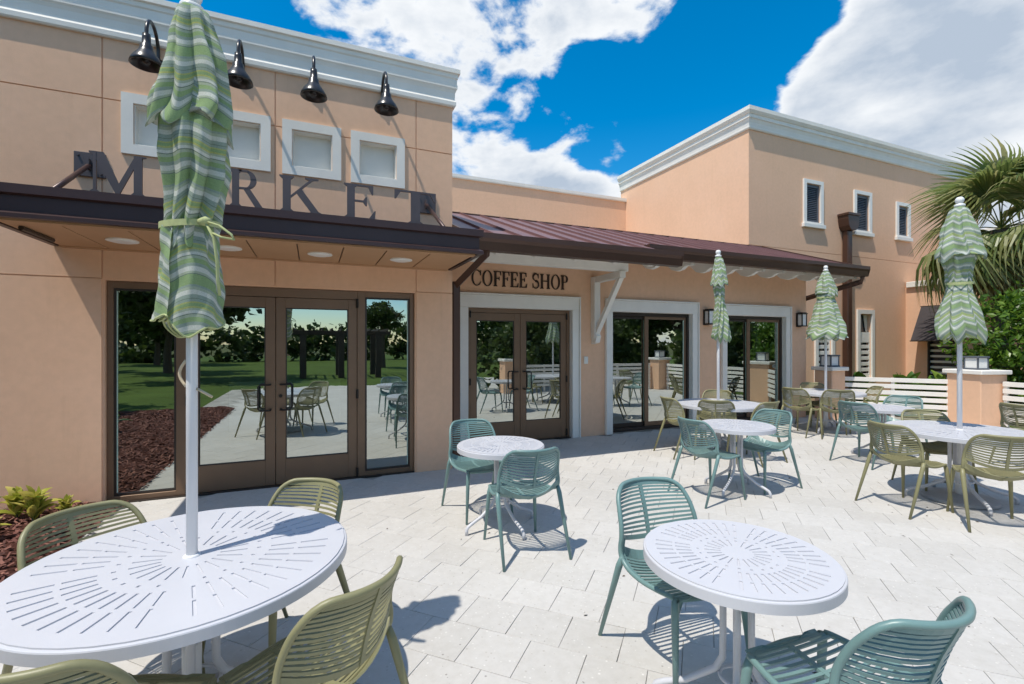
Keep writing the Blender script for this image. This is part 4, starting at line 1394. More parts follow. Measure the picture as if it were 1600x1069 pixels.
def make_chair(mat):
    """meshes of one chair kind: list of (name, mesh, children)"""
    out = []
    # rim: continuous band round seat and back with rounded corners
    pts = []
    for i in range(13):
        pts.append(shell(-.86 + 1.72 * i / 12, .0))
    for i in range(37):
        pts.append(shell(1, .03 + .90 * i / 36))
    for a_ in (20, 45, 70):
        pts.append(shell(1 - .16 * (1 - math.cos(R(a_))) * 1.2, .93 + .07 * math.sin(R(a_))))
    for i in range(13):
        pts.append(shell(.80 - 1.60 * i / 12, 1.0))
    for a_ in (70, 45, 20):
        pts.append(shell(-1 + .16 * (1 - math.cos(R(a_))) * 1.2, .93 + .07 * math.sin(R(a_))))
    for i in range(37):
        pts.append(shell(-1, .93 - .90 * i / 36))
    out.append(('rim', MB().loop_tube(pts, .0125, 8).mesh('chair_rim', mat, True)))
    # solid bands: front, seat lip, lower back bar, crest
    out.append(('front_band', slat_mesh(.045, .032, .008, .96).mesh('chair_front', mat)))
    out.append(('seat_lip', slat_mesh(.515, .050, .008, .985, 12).mesh('chair_lip', mat)))
    out.append(('back_bar', slat_mesh(.645, .024, .009, .99, 12).mesh('chair_bar', mat)))
    out.append(('crest', slat_mesh(.972, .038, .010, .90, 12).mesh('chair_crest', mat)))
    for k in range(14):
        out.append(('seat_slat', slat_mesh(.085 + k * .0285, .0125, .008, .985, 9).mesh('chair_seat_slat', mat)))
    for k in range(11):
        s = .680 + k * .0252
        out.append(('back_slat', slat_mesh(s, .0115, .008, .99 - max(0, (s - .9)) * .8, 9).mesh('chair_back_slat', mat)))
    for (s0, s1) in ((.03, .53), (.635, .985)):
        path = []
        for i in range(15):
            s = s0 + (s1 - s0) * i / 14
            path.append((shell(0, s) + shell_n(0, s) * .0012, shell_n(0, s), Vector((1, 0, 0))))
        out.append(('spine', strip_mesh(path, .020, .0125).mesh('chair_spine', mat)))
    for sx in (-1, 1):
        a_ = shell(sx * .99, .06)
        out.append(('leg', MB().tube([(a_.x, a_.y - .01, a_.z), (a_.x + sx * .008, a_.y + .0, a_.z - .05), (sx * .232, .262, .0)], [.014, .0185, .0105], 10).mesh('chair_leg', mat, True)))
        a_ = shell(sx * .99, .46)
        out.append(('leg', MB().tube([(a_.x, a_.y + .01, a_.z), (a_.x + sx * .006, a_.y - .015, a_.z - .06), (sx * .268, -.318, .0)], [.014, .0185, .0105], 10).mesh('chair_leg', mat, True)))
        path = []
        for i in range(12):
            s = .30 + .34 * i / 11
            path.append((shell(sx * .955, s), shell_n(sx * .95, s), Vector((1, 0, .25 * sx)).normalized()))
        out.append(('side_gusset', strip_mesh(path, .03, .008).mesh('chair_gusset', mat)))
    return out


CHAIR = {'teal': make_chair('teal'), 'olive': make_chair('olive')}


def place_chair(kind, tx, ty, ang, label, group):
    """tx, ty: where the middle of the crest stands; ang: facing, degrees from +X"""
    fx, fy = math.cos(R(ang)), math.sin(R(ang))
    x, y = tx + .325 * fx, ty + .325 * fy
    t = thing('patio_chair', label, 'chair', (x, y, 0), R(ang - 90), group)
    for n_, me in CHAIR[kind]:
        link(n_, me, t)
    return t


GO, GT = 'olive slatted chairs around the umbrella tables', 'teal slatted chairs around the small tables'
for a_ in [
    ('olive', -1.06, 2.86, -43, 'olive slatted chair at the left of the nearest umbrella table, backing onto the mulch bed', GO),
    ('olive', .06, 2.93, -133, 'olive slatted chair behind the nearest umbrella table, in front of the market doors', GO),
    ('olive', .21, 1.60, 130, 'large olive slatted chair at the bottom, right of the nearest umbrella table', GO),
    ('olive', -.72, 1.50, 66, 'olive slatted chair cut off at the bottom left, mostly under the nearest table', GO),
    ('teal', 1.75, 2.23, -92, 'large teal slatted chair at the far side of the nearest small table', GT),
    ('teal', 1.69, .73, 88, 'teal slatted chair at the bottom right corner, near side of the nearest small table', GT),
    ('teal', 1.47, 4.66, -86, 'teal slatted chair against the market corner, behind the middle small table', GT),
    ('teal', 1.53, 3.10, 88, 'teal slatted chair in front of the middle small table, seen from behind', GT),
    ('teal', 3.57, 3.80, 0, 'teal slatted chair left of the small table near the windows', GT),
    ('teal', 5.07, 3.87, -177, 'teal slatted chair right of the small table near the windows', GT),
    ('olive', 4.72, 5.47, -10, 'olive slatted chair in front of the first sliding window', GO),
    ('olive', 5.10, 4.86, 40, 'olive slatted chair seen from behind at the umbrella table by the windows', GO),
    ('olive', 5.72, 4.42, 96, 'olive slatted chair right of the umbrella table by the windows', GO),
    ('olive', 6.32, 5.97, -138, 'olive slatted chair behind the umbrella table by the windows, only its crest showing', GO),
    ('teal', 6.64, 4.04, 0, 'teal slatted chair left of the small table in front of the white fence', GT),
    ('teal', 8.24, 4.19, -174, 'pale teal slatted chair against the white fence behind a small table', GT),
    ('olive', 7.80, 5.75, 4, 'olive slatted chair beside the last window, left of the farthest umbrella table', GO),
    ('olive', 9.25, 6.40, -122, 'olive slatted chair behind the farthest umbrella table, before the corner pillar', GO),
    ('olive', 8.18, 5.12, 46, 'olive slatted chair in front of the farthest umbrella table', GO),
    ('olive', 9.55, 5.25, 141, 'olive slatted chair right of the farthest umbrella table, against the fence', GO),
    ('olive', 5.14, 2.84, -10, 'olive slatted chair left of the big umbrella table at the right', GO),
    ('olive', 6.62, 3.26, -126, 'olive slatted chair behind the big umbrella table at the right', GO),
    ('olive', 5.40, 1.99, 42, 'olive slatted chair at the right edge, in front of the big umbrella table', GO),
    ('olive', 8.35, 3.08, -15, 'olive slatted chair at the right edge beyond the big umbrella table, by the pillar', GO),
]:
    place_chair(*a_)

# ------------------------------------------------------------------ tables
def top_mesh(Rd, hole, name):
    """round sheet with rings of radial slots cut through it"""
    n = 44
    rr_ = [hole, .17, .34, .40, .425, .49, .655, .685, .87, .985]
    rad = [max(hole, q * Rd) if i else hole for i, q in enumerate(rr_)]
    slot = {1: ('even', .0075), 3: ('even', .008), 5: ('all', .0075), 7: ('all', .0095)}
    bm = bmesh.new()
    grid = []
    for r_ in rad:
        row = []
        for i in range(n):
            c = 2 * math.pi * (i + .5) / n
            hw_ = min((.0046 + .0022 * r_ / Rd) / max(r_, .01), .30 * 2 * math.pi / n)
            row += [bm.verts.new((r_ * math.cos(c - hw_), r_ * math.sin(c - hw_), 0)), bm.verts.new((r_ * math.cos(c + hw_), r_ * math.sin(c + hw_), 0))]
        grid.append(row)
    N2 = 2 * n
    for k in range(len(rad) - 1):
        for i in range(N2):
            if i % 2 == 0 and k in slot:
                sec = i // 2
                if sec % 11 == 10 and k != 1:
                    pass
                elif slot[k][0] == 'all' or sec % 2 == 0:
                    continue
            j = (i + 1) % N2
            bm.faces.new((grid[k][i], grid[k][j], grid[k + 1][j], grid[k + 1][i]))
    if hole < .012:
        bm.faces.new(grid[0][::-1])
    bmesh.ops.recalc_face_normals(bm, faces=bm.faces)
    bmesh.ops.solidify(bm, geom=bm.faces[:], thickness=.005)
    me = bpy.data.meshes.new(name)
    bm.to_mesh(me)
    bm.free()
    me.materials.append(M['table'])
    return me


TZT = .73


def table_kit(Rd, big):
    kit = []
    kit.append(('table_top', top_mesh(Rd, .024 if big else .008, 'table_top'), TZT))
    e = .985 * Rd
    kit.append(('rim', MB().lathe([(e - .0005, -.0002), (Rd - .003, -.0006), (Rd + .001, -.002), (Rd + .003, -.006), (Rd + .003, -.044), (Rd - .002, -.046), (Rd - .006, -.044), (Rd - .006, -.010), (e - .0005, -.006)], 110).mesh('table_rim', 'table', False), TZT))
    k0 = .085 if big else .055
    for q in range(4):
        c_, s_ = math.cos(math.pi / 2 * q), math.sin(math.pi / 2 * q)
        reach = .46 if big else .335
        prof = [(k0 + .06, .712), (k0 + .022, .690), (k0, .65), (k0, .40), (k0 + .002, .27), (k0 + .03, .215), (k0 + .07, .185), (reach * .62, .125), (reach - .035, .085), (reach, .066), (reach + .012, .045), (reach + .012, .0)]
        m = MB().tube([(r_ * c_, r_ * s_, z_) for r_, z_ in prof], .0145 if not big else .017, 10)
        kit.append(('leg', m.mesh('table_leg', 'table', True), 0))
    ring = [(k0 * 1.25 * math.cos(2 * math.pi * i / 24), k0 * 1.25 * math.sin(2 * math.pi * i / 24), .20) for i in range(24)]
    kit.append(('brace_ring', MB().loop_tube(ring, .008, 8).mesh('table_ring', 'table', True), 0))
    m = MB()
    for q in range(4):
        c_, s_ = math.cos(math.pi / 2 * q), math.sin(math.pi / 2 * q)
        m.tube([(.03 * c_, .03 * s_, .7125), ((Rd * .93) * c_, (Rd * .93) * s_, .7125)], .010, 6)
    kit.append(('under_frame', m.mesh('table_frame', 'table'), 0))
    return kit


KIT = {True: table_kit(.615, True), False: table_kit(.385, False)}


def place_table(x, y, big, rot, label):
    t = thing('patio_table', label, 'table', (x, y, 0), R(rot), 'white round umbrella tables' if big else 'small white round tables')
    for n_, me, z in KIT[big]:
        link(n_, me, t, (0, 0, z))
    return t


TB = [(-.468, 2.357, True, 8, 'largest white slotted round table, around the pole of the nearest umbrella'),
      (1.677, 1.480, False, 40, 'nearest small white slotted round table, with no umbrella'),
      (1.546, 3.900, False, 12, 'small white round table between two teal chairs at the market corner'),
      (4.330, 3.830, False, 20, 'small white round table in front of the sliding windows'),
      (5.640, 5.320, True, 30, 'white umbrella table close to the first sliding window'),
      (7.420, 4.100, False, 10, 'small white round table before the long slat fence'),
      (8.860, 5.820, True, 20, 'farthest white umbrella table, beside the corner pillar'),
      (6.210, 2.690, True, 50, 'big white umbrella table at the right edge')]
for a_ in TB:
    place_table(*a_)

# ------------------------------------------------------------------ closed umbrellas
def tri(x):
    x = x - math.floor(x)
    return 1 - abs(2 * x - 1)


def fold_shell(name, prof, folds, depth, twist, seed, stripe0, chev, lean=(0, 0), hem=.03, parent=None, seg=150, rows=64, asym=0.0, adir=0.0, wrk=.07, vpow=1.0):
    """gathered cloth: prof = (z, radius) from top to hem; pleats of uneven depth wrapped round the pole"""
    rg = random.Random(seed)
    amp = [rg.uniform(.45, 1.0) for _ in range(folds)]
    ph = [rg.uniform(-.18, .18) for _ in range(folds)]
    drop = [rg.uniform(-1, 1) for _ in range(folds)]
    k1, k2, k3 = rg.uniform(0, 6), rg.uniform(0, 6), rg.uniform(0, 6)
    vs, at, fs = [], [], []
    L = 0.0
    lastr, lastz = None, None
    for i in range(rows + 1):
        t = i / rows
        z, r = catmull(prof, t)
        if lastr is not None:
            L += math.hypot(z - lastz, r - lastr)
        lastr, lastz = r, z
        for k in range(seg):
            th = 2 * math.pi * k / seg
            tw = th / (2 * math.pi) * folds + twist * t + .35 * math.sin(2 * t * 3 + k1) * t
            fi = int(math.floor(tw)) % folds
            fr = tw - math.floor(tw)
            a0, a1 = amp[fi], amp[(fi + 1) % folds]
            w = (1 - math.cos(math.pi * min(1, max(0, fr)))) / 2
            am = a0 * (1 - w) + a1 * w
            valley = tri(fr + ph[fi] * math.sin(math.pi * fr)) ** vpow
            dp = depth * min(1.0, .25 + 1.4 * t)
            f = 1 - dp * am * (1 - valley)
            f *= 1 + .05 * math.sin(3 * th + k2 + 4 * t) + .035 * math.sin(9 * t * 2 + 2 * th + k3)
            f *= 1 + asym * math.cos(th - adir) * math.sin(math.pi * min(1, t * 1.05))
            nv = noise.noise(Vector((math.cos(th) * 2.2 + seed, math.sin(th) * 2.2, z * 7.0 + 1.6 * th)))
            nv2 = noise.noise(Vector((math.cos(th) * 5 + seed, math.sin(th) * 5, z * 16.0)))
            rr2 = max(.021, r * f * (1 + wrk * nv + wrk * .45 * nv2))
            zz = z + hem * drop[fi] * t ** 4 * (1 - abs(2 * fr - 1)) - hem * .9 * valley * t ** 3
            vs.append((rr2 * math.cos(th) + lean[0] * t, rr2 * math.sin(th) + lean[1] * t, zz))
            at.append(stripe0 + L * 1.05 + chev * (1 - valley) * (.25 + t) + .012 * math.sin(5 * th + k1))
    for i in range(rows):
        for k in range(seg):
            k2_ = (k + 1) % seg
            fs.append((i * seg + k, i * seg + k2_, (i + 1) * seg + k2_, (i + 1) * seg + k))
    # turned-in hem
    o = len(vs)
    for k in range(seg):
        x, y, z = vs[rows * seg + k]
        vs.append((x * .78, y * .78, z + .012 + .03))
        at.append(at[rows * seg + k] + .03)
    for k in range(seg):
        k2_ = (k + 1) % seg
        fs.append((rows * seg + k, rows * seg + k2_, o + k2_, o + k))
    me = bpy.data.meshes.new(name)
    me.from_pydata(vs, [], fs)
    me.polygons.foreach_set('use_smooth', [True] * len(me.polygons))
    a2 = me.attributes.new('stripe', 'FLOAT', 'POINT')
    a2.data.foreach_set('value', at)
    me.materials.append(M['canvas'])
    me.update()
    return link(name, me, parent)


def umbrella(x, y, label, upper, lower, seed, twist, tie_z=None, tie_r=.12, folds=8, top=3.06, lean=(0, 0), asym=0.0, adir=0.0, chev=.05, depth=.5, tails=False, hook=False, udepth=.28, wrap=False, vpow=.85):
    t = thing('patio_umbrella', label, 'umbrella', (x, y, 0), 0, 'closed striped umbrellas')
    MB().tube([(0, 0, .06), (0, 0, top + .02)], .0215, 16).build('pole', 'pole', t, smooth=True)
    b_ = MB().lathe([(.0, 0), (.30, 0), (.31, .012), (.30, .038), (.06, .062), (.05, .07), (.0, .07)], 40).build('base', 'base_stone', t, smooth=False)
    MB().lathe([(.024, .06), (.036, .065), (.036, .36), (.03, .37), (.0235, .37)], 20).build('pole_sleeve', 'pole', b_, smooth=True)
    MB().lathe([(.0225, TZT - .02), (.032, TZT - .002), (.034, TZT + .006), (.026, TZT + .014), (.0225, TZT + .014)], 20).build('collar', 'pole', t, smooth=True)
    MB().lathe([(.0, .075), (.022, .07), (.034, .055), (.038, .035), (.030, .012), (.020, .004), (.030, .0), (.044, -.008), (.046, -.03), (.03, -.035), (.0, -.035)], 20).build('finial', 'lamp_white', t, smooth=True, loc=(0, 0, top))
    fold_shell('lower_canopy', lower, folds, depth, twist, seed, .05, chev, lean, .05, t, asym=asym, adir=adir, vpow=vpow)
    fold_shell('vent_canopy', upper, folds, udepth, twist * .3, seed + 1, .0, chev * .6, (lean[0] * .3, lean[1] * .3), .045, t, asym=asym * 1.2, adir=adir, vpow=vpow)
    if wrap:
        # the loose skirt below the strap, rolled round the pole in a spiral with its hem edge showing
        rg_ = random.Random(seed)
        turns, nt, nz = 2.15, 230, 34
        vs, at, fs = [], [], []
        a0_ = R(-118)
        for i in range(nt + 1):
            q = i / nt
            th = a0_ - turns * 2 * math.pi * (1 - q)
            for j in range(nz + 1):
                v = j / nz
                zt = 2.115 - .02 * math.sin(th)
                zb = 1.705 + .035 * math.sin(2 * th + 1.0) + .018 * math.sin(5 * th) + .10 * (1 - q) * (1 - v) + (.02 if q > .97 else 0) * (q - .97) / .03
                z = zt + (zb - zt) * v
                rad_ = (.068 + .036 * q) * (1 + .34 * v ** 1.4 * (1 - .35 * v)) * (1 + .04 * math.sin(7 * th + 9 * v) + .02 * math.sin(11 * th - 4 * v) * (1 - v))
                rad_ *= 1 + .10 * noise.noise(Vector((math.cos(th) * 3, math.sin(th) * 3, z * 9 + 2 * th)))
                if v > .93:
                    rad_ *= 1.012
                vs.append((rad_ * math.cos(th), rad_ * math.sin(th), z))
                at.append(.35 + (zt - z) * 1.02 + .05 * math.sin(1.5 * th) + .25 * (1 - q))
        for i in range(nt):
            for j in range(nz):
                k_ = i * (nz + 1) + j
                fs.append((k_, k_ + 1, k_ + nz + 2, k_ + nz + 1))
        me = bpy.data.meshes.new('rolled_skirt')
        me.from_pydata(vs, [], fs)
        me.polygons.foreach_set('use_smooth', [True] * len(me.polygons))
        me.attributes.new('stripe', 'FLOAT', 'POINT').data.foreach_set('value', at)
        me.materials.append(M['canvas'])
        link('rolled_skirt', me, t)
        hem_ = [Vector(vs[i * (nz + 1) + nz]) for i in range(0, nt + 1)]
        MB().tube(hem_, .0045, 6).build('hem_piping', 'tie', t, smooth=True)
    if tie_z:
        pts = []
        for i in range(40):
            a_ = 2 * math.pi * i / 40
            q = tie_r * (1 + .04 * math.sin(3 * a_ + seed))
            pts.append((q * math.cos(a_) + lean[0] * .6, q * math.sin(a_) + lean[1] * .6, tie_z + .012 * math.sin(a_ + 1)))
        tb = MB()
        n_ = len(pts)
        for i in range(n_):
            p, q = Vector(pts[i]), Vector(pts[(i + 1) % n_])
            tb.add([p + Vector((0, 0, -.013)), q + Vector((0, 0, -.013)), q + Vector((0, 0, .013)), p + Vector((0, 0, .013))], [(0, 1, 2, 3)])
        tie = tb.build('tie_strap', 'tie', t)
        if tails:
            ang = R(-60)
            kx_, ky_ = tie_r * math.cos(ang), tie_r * math.sin(ang)
            k_ = Vector((kx_, ky_, tie_z))
            out_ = Vector((math.cos(ang), math.sin(ang), 0))
            sd_ = Vector((.92, -.39, 0))
            MB().tube([k_ - sd_ * .02 + out_ * .02, k_ + out_ * .03, k_ + sd_ * .025 + out_ * .02], [.012, .02, .012], 8).build('knot', 'tie', tie, smooth=True)
            for pts2 in ([k_ + out_ * .03, k_ + sd_ * .05 + out_ * .045 + Vector((0, 0, -.02)), k_ + sd_ * .10 + out_ * .04 + Vector((0, 0, -.055)), k_ + sd_ * .112 + out_ * .04 + Vector((0, 0, -.075)), k_ + sd_ * .06 + out_ * .04 + Vector((0, 0, -.066)), k_ + sd_ * .03 + out_ * .035 + Vector((0, 0, -.05))],
                         [k_ + out_ * .03, k_ + sd_ * .03 + out_ * .04 + Vector((0, 0, -.07)), k_ + sd_ * .045 + out_ * .035 + Vector((0, 0, -.16)), k_ + sd_ * .05 + out_ * .03 + Vector((0, 0, -.24)), k_ + sd_ * .058 + out_ * .03 + Vector((0, 0, -.30))]):
                MB().tube(pts2, .009, 6, flat=.5).build('tie_tail', 'tie', tie, smooth=True)
    if hook:
        pts = [Vector((-.92, .39, 0)) * (.022 + .028 * math.sin(math.pi * i / 10)) + Vector((.15, .1, 0)) * 0 + Vector((0, -.01, 1.505 + .055 * (i / 10 - .5) * 2)) for i in range(11)]
        MB().tube(pts, .006, 8).build('crank_hook', 'rope', t, smooth=True)
        MB().tube([Vector((.92, -.39, 0)) * .02 + Vector((0, 0, 1.44)), Vector((.92, -.39, 0)) * .085 + Vector((0, 0, 1.405))], .006, 8).build('crank_hook', 'rope', t, smooth=True)
    return t


umbrella(-.468, 2.357, 'nearest closed green striped umbrella, tied at the waist, in front of the MARKET sign',
         [(3.04, .040), (3.02, .066), (2.96, .082), (2.86, .104), (2.74, .128), (2.64, .150), (2.56, .164)],
         [(2.72, .09), (2.60, .124), (2.45, .132), (2.34, .126), (2.22, .112), (2.13, .102), (2.08, .098)],
         11, .30, 2.125, .110, 9, 3.06, (0.0, 0.0), .16, R(-25), .03, .62, True, True, .50, True, .50)
umbrella(5.640, 5.320, 'slim closed green striped umbrella standing between the two sliding windows',
         [(2.93, .035), (2.90, .06), (2.80, .085), (2.66, .115), (2.53, .135)],
         [(2.62, .08), (2.48, .085), (2.34, .072), (2.20, .078), (2.05, .105), (1.90, .125), (1.76, .140), (1.71, .120)],
         21, 1.4, None, .1, 8, 2.97, (.03, -.02), .12, R(-30), .035, .48)
umbrella(8.860, 5.820, 'flared closed green striped umbrella before the far pillar, hem spread wide',
         [(2.98, .035), (2.95, .07), (2.84, .12), (2.70, .165), (2.56, .185)],
         [(2.66, .13), (2.54, .15), (2.44, .155), (2.30, .20), (2.12, .25), (1.95, .30), (1.82, .345), (1.75, .335)],
         31, .2, 2.50, .155, 8, 3.02, (0, 0), .04, 0, .03, .34)
umbrella(6.210, 2.690, 'closed green striped umbrella at the right in front of the palm, pinched at its waist',
         [(3.05, .04), (3.02, .075), (2.92, .115), (2.78, .155), (2.62, .190), (2.54, .200)],
         [(2.66, .14), (2.52, .145), (2.40, .115), (2.28, .105), (2.18, .115), (2.05, .155), (1.90, .190), (1.78, .205), (1.70, .175)],
         41, .35, 2.26, .112, 8, 3.085, (0, 0), .06, R(60), .05, .38)

# ------------------------------------------------------------------ planting
def leaf_cards(m, pts, size, rg, flat=.35, up=.25):
    """small folded leaves at the given points"""
    for p in pts:
        d = Vector((rg.gauss(0, 1), rg.gauss(0, 1), rg.gauss(up, .7))).normalized()
        s = d.cross(Vector((rg.gauss(0, 1), rg.gauss(0, 1), rg.gauss(0, 1)))).normalized()
        n = d.cross(s)
        L = size * rg.uniform(.65, 1.35)
        w = L * flat
        p = Vector(p)
        m.add([p, p + d * L * .45 + s * w + n * w * .25, p + d * L, p + d * L * .45 - s * w + n * w * .25], [(0, 1, 2), (0, 2, 3)])


def clump_points(rg, c, r, n, k, tight=.30):
    """n points gathered in k clumps over an ellipsoid's outer volume"""
    cl = []
    for _ in range(k):
        v = Vector((rg.gauss(0, 1), rg.gauss(0, 1), rg.gauss(.1, 1))).normalized() * rg.uniform(.45, 1.0) ** .6
        cl.append((v, rg.uniform(.6, 1.3)))
    out = []
    for _ in range(n):
        v, s = rg.choice(cl)
        q = v + Vector((rg.gauss(0, tight), rg.gauss(0, tight), rg.gauss(0, tight * .8))) * s * .6
        out.append((c[0] + q.x * r[0], c[1] + q.y * r[1], c[2] + q.z * r[2]))
    return out


rg = random.Random(5)
# mulch bed on the left
bed = MB()
nx_, ny_ = 40, 64
for j in range(ny_ + 1):
    for i in range(nx_ + 1):
        x = -6.2 + 4.42 * i / nx_
        y = -1.5 + 7.44 * j / ny_
        edge = min(1, (-1.78 - x) / .22)
        bed.v.append((x, y, .006 + .05 * edge + rg.uniform(-.012, .016) * edge))
for j in range(ny_):
    for i in range(nx_):
        a_ = j * (nx_ + 1) + i
        bed.f.append((a_, a_ + 1, a_ + nx_ + 2, a_ + nx_ + 1))
mb = tag(bed.build('planting_bed', 'mulch', None, smooth=True), 'bed of red bark mulch along the market wall at the left edge', 'planting bed', kind='structure')
chips = MB()
for _ in range(11000):
    x, y = rg.uniform(-4.6, -1.74), 5.9 - 7.2 * rg.random() ** 1.5
    a_ = rg.uniform(0, math.pi)
    L, w = rg.uniform(.015, .05), rg.uniform(.005, .012)
    tilt = rg.uniform(-.5, .5)
    d = Vector((math.cos(a_), math.sin(a_), tilt)) * L
    s = Vector((-math.sin(a_), math.cos(a_), rg.uniform(-.4, .4))) * w
    p = Vector((x, y, (.058 if x < -2.0 else .012 + max(0, (-1.78 - x)) * .2) + rg.uniform(.0, .02)))
    chips.add([p - d - s, p + d - s, p + d + s, p - d + s], [(0, 1, 2, 3)])
tag(chips.build('mulch_chips', 'mulch_chip'), 'loose red bark chips on the planting bed', 'mulch', kind='stuff')


def blade(L, w, droop, n=5):
    m = MB()
    vs = []
    for i in range(n + 1):
        t = i / n
        ww = w * math.sin(math.pi * (t * .92 + .06)) ** .8
        z = L * (t * .75 - droop * t * t)
        y = L * t * .75
        vs += [(-ww, y, z + ww * .35), (0, y, z), (ww, y, z + ww * .35)]
    fs = []
    for i in range(n):
        for k in range(2):
            a_ = i * 3 + k
            fs.append((a_, a_ + 1, a_ + 4, a_ + 3))
    m.add(vs, fs)
    return m


leafm = {k: [blade(L, w, dr).mesh('broad_leaf', k, True) for L, w, dr in ((.20, .032, .35), (.25, .038, .55), (.16, .028, .15))] for k in ('croton', 'croton_green')}


def plant(x, y, z, n, kind, label, scale=1.0, cat='plant', name='croton_plant', group='leafy bedding plants'):
    t = thing(name, label, cat, (x, y, z), 0, group)
    MB().tube([(0, 0, -.03), (0, 0, .10 * scale)], [.012, .006], 6).build('stem', 'bark', t)
    for i in range(n):
        a_ = i * 2.399 + rg.uniform(-.3, .3)
        h = (.02 + .13 * (i / n)) * scale
        o = link('leaf', rg.choice(leafm[kind]), t, (0, 0, h))
        o.rotation_euler = (R(rg.uniform(-12, 38) + 30 * i / n), R(rg.uniform(-15, 15)), a_)
        o.scale = (scale * rg.uniform(.8, 1.2),) * 3
    return t


for (x, y, n, kd, lab, sc) in ((-2.26, 5.45, 46, 'croton', 'yellow leaved croton against the market wall at the left edge', 1.0),
                               (-2.56, 5.35, 40, 'croton_green', 'green leafy plant left of the yellow croton', .95),
                               (-2.40, 5.05, 34, 'croton', 'small yellow green croton at the front of the mulch bed', .95),
                               (-2.10, 5.62, 34, 'croton', 'yellow croton leaves close to the entrance frame, behind an olive chair', .6),
                               (-2.44, 5.62, 40, 'croton', 'tall yellow croton close to the wall between the other crotons', .95),
                               (-3.0, 5.45, 18, 'croton', 'yellow croton beyond the left edge, against the wall', .95),
                               (-2.9, 3.2, 24, 'croton', 'yellow green croton in the bed, reflected in the left side pane', 1.5),
                               (-3.3, 1.6, 24, 'croton_green', 'green plant in the bed, reflected in the left side pane', 1.6)):
    plant(x, y, .05, n, kd, lab, sc)
for i, (x, y, lab) in enumerate(((11.35, 6.75, 'low green plant behind the left end of the long slat fence'), (12.15, 6.2, 'low green plant behind the middle of the long slat fence'),
                                 (12.5, 5.75, 'low green plant under the awning window'), (12.8, 5.45, 'low yellow green plant beside the right pillar, behind the fence'))):
    plant(x, y, -.03, 34, 'croton' if i == 3 else 'croton_green', lab, 3.4 if i else 3.1, name='garden_plant', group='plants behind the slat fence')

# rounded shrub at the right edge
hd = thing('tall_shrub', 'bright green dense shrub at the right edge behind the fence pillar', 'shrub', (13.6, 4.6, -.03))
m = MB()
leaf_cards(m, clump_points(rg, (0, 0, 1.45), (1.1, 1.2, 1.4), 11000, 62, .22), .125, rg, .27, .5)
m.build('crown', 'hedge', hd)
m = MB()
for i in range(7):
    a_ = i * .9
    m.tube([(0.05 * math.cos(a_), .05 * math.sin(a_), 0), (.3 * math.cos(a_), .3 * math.sin(a_), .8), (.6 * math.cos(a_), .6 * math.sin(a_), 1.7)], [.035, .025, .01], 6)
m.build('stems', 'bark', hd)

# fan palm
pl = thing('fan_palm', 'fan palm with drooping fronds and a dry skirt at the right, above the shrub', 'palm tree', (15.6, 5.95, -.03))
m = MB()
prof = []
for i in range(30):
    z = 4.45 * i / 29
    prof.append((.17 + .02 * math.sin(i * 2.1) + (.05 if i < 2 else 0) + .03 * (i / 29), z))
m.lathe(prof, 14)
m.build('trunk', 'bark', pl, smooth=False)


def frond(rg, pet, fan, nseg, spread, droop, mat):
    m = MB()
    p0 = Vector((0, 0, 0))
    p1 = Vector((0, pet, 0))
    m.tube([p0, p0 * .5 + p1 * .5 + Vector((0, 0, .04)), p1], [.018, .013, .009], 5)
    for k in range(nseg):
        t = (k + .5) / nseg * 2 - 1
        a_ = t * R(spread)
        L = fan * (1 - .35 * abs(t) ** 2.2) * rg.uniform(.9, 1.05)
        w = fan * .034 * rg.uniform(.85, 1.15)
        d = Vector((math.sin(a_), math.cos(a_), 0))
        s = Vector((d.y, -d.x, 0))
        fold = .12 * (1 if k % 2 else -1)
        prev = None
        n = 6
        vs, fs = [], []
        for i in range(n + 1):
            q = i / n
            ww = w * (1.0 - q ** 1.7) * (.35 + 1.3 * min(q * 2.2, 1) * .5) + .002
            c = p1 + d * (L * q * (1 - .12 * droop * q * q)) + Vector((0, 0, -droop * L * max(0, q - .38) ** 1.8 * 1.3 + .06 * L * q * (1 - abs(t))))
            vs += [c - s * ww + Vector((0, 0, ww * fold * 5)), c + s * ww - Vector((0, 0, ww * fold * 5))]
        for i in range(n):
            fs.append((2 * i, 2 * i + 1, 2 * i + 3, 2 * i + 2))
        m.add(vs, fs)
    return m.mesh('frond', mat)


fm = [frond(rg, 1.0, 1.35, 40, 125, 1.25, 'palm'), frond(rg, 1.1, 1.4, 40, 120, 1.0, 'palm'), frond(rg, .95, 1.3, 38, 130, 1.5, 'palm')]
fo = [frond(rg, .5, 1.05, 24, 62, .25, 'palm_old'), frond(rg, .6, 1.15, 22, 55, .15, 'palm_old')]


def put_frond(me, az, el, roll, sc=1.0, z=4.5, name='frond'):
    o = link(name, me, pl, (0, 0, z))
    # frond points along its local +Y: raise by el, turn to azimuth az
    o.rotation_euler = (Matrix.Rotation(R(az - 90), 4, 'Z') @ Matrix.Rotation(R(el), 4, 'X') @ Matrix.Rotation(R(roll), 4, 'Y')).to_euler()
    o.scale = (sc * 1.02,) * 3


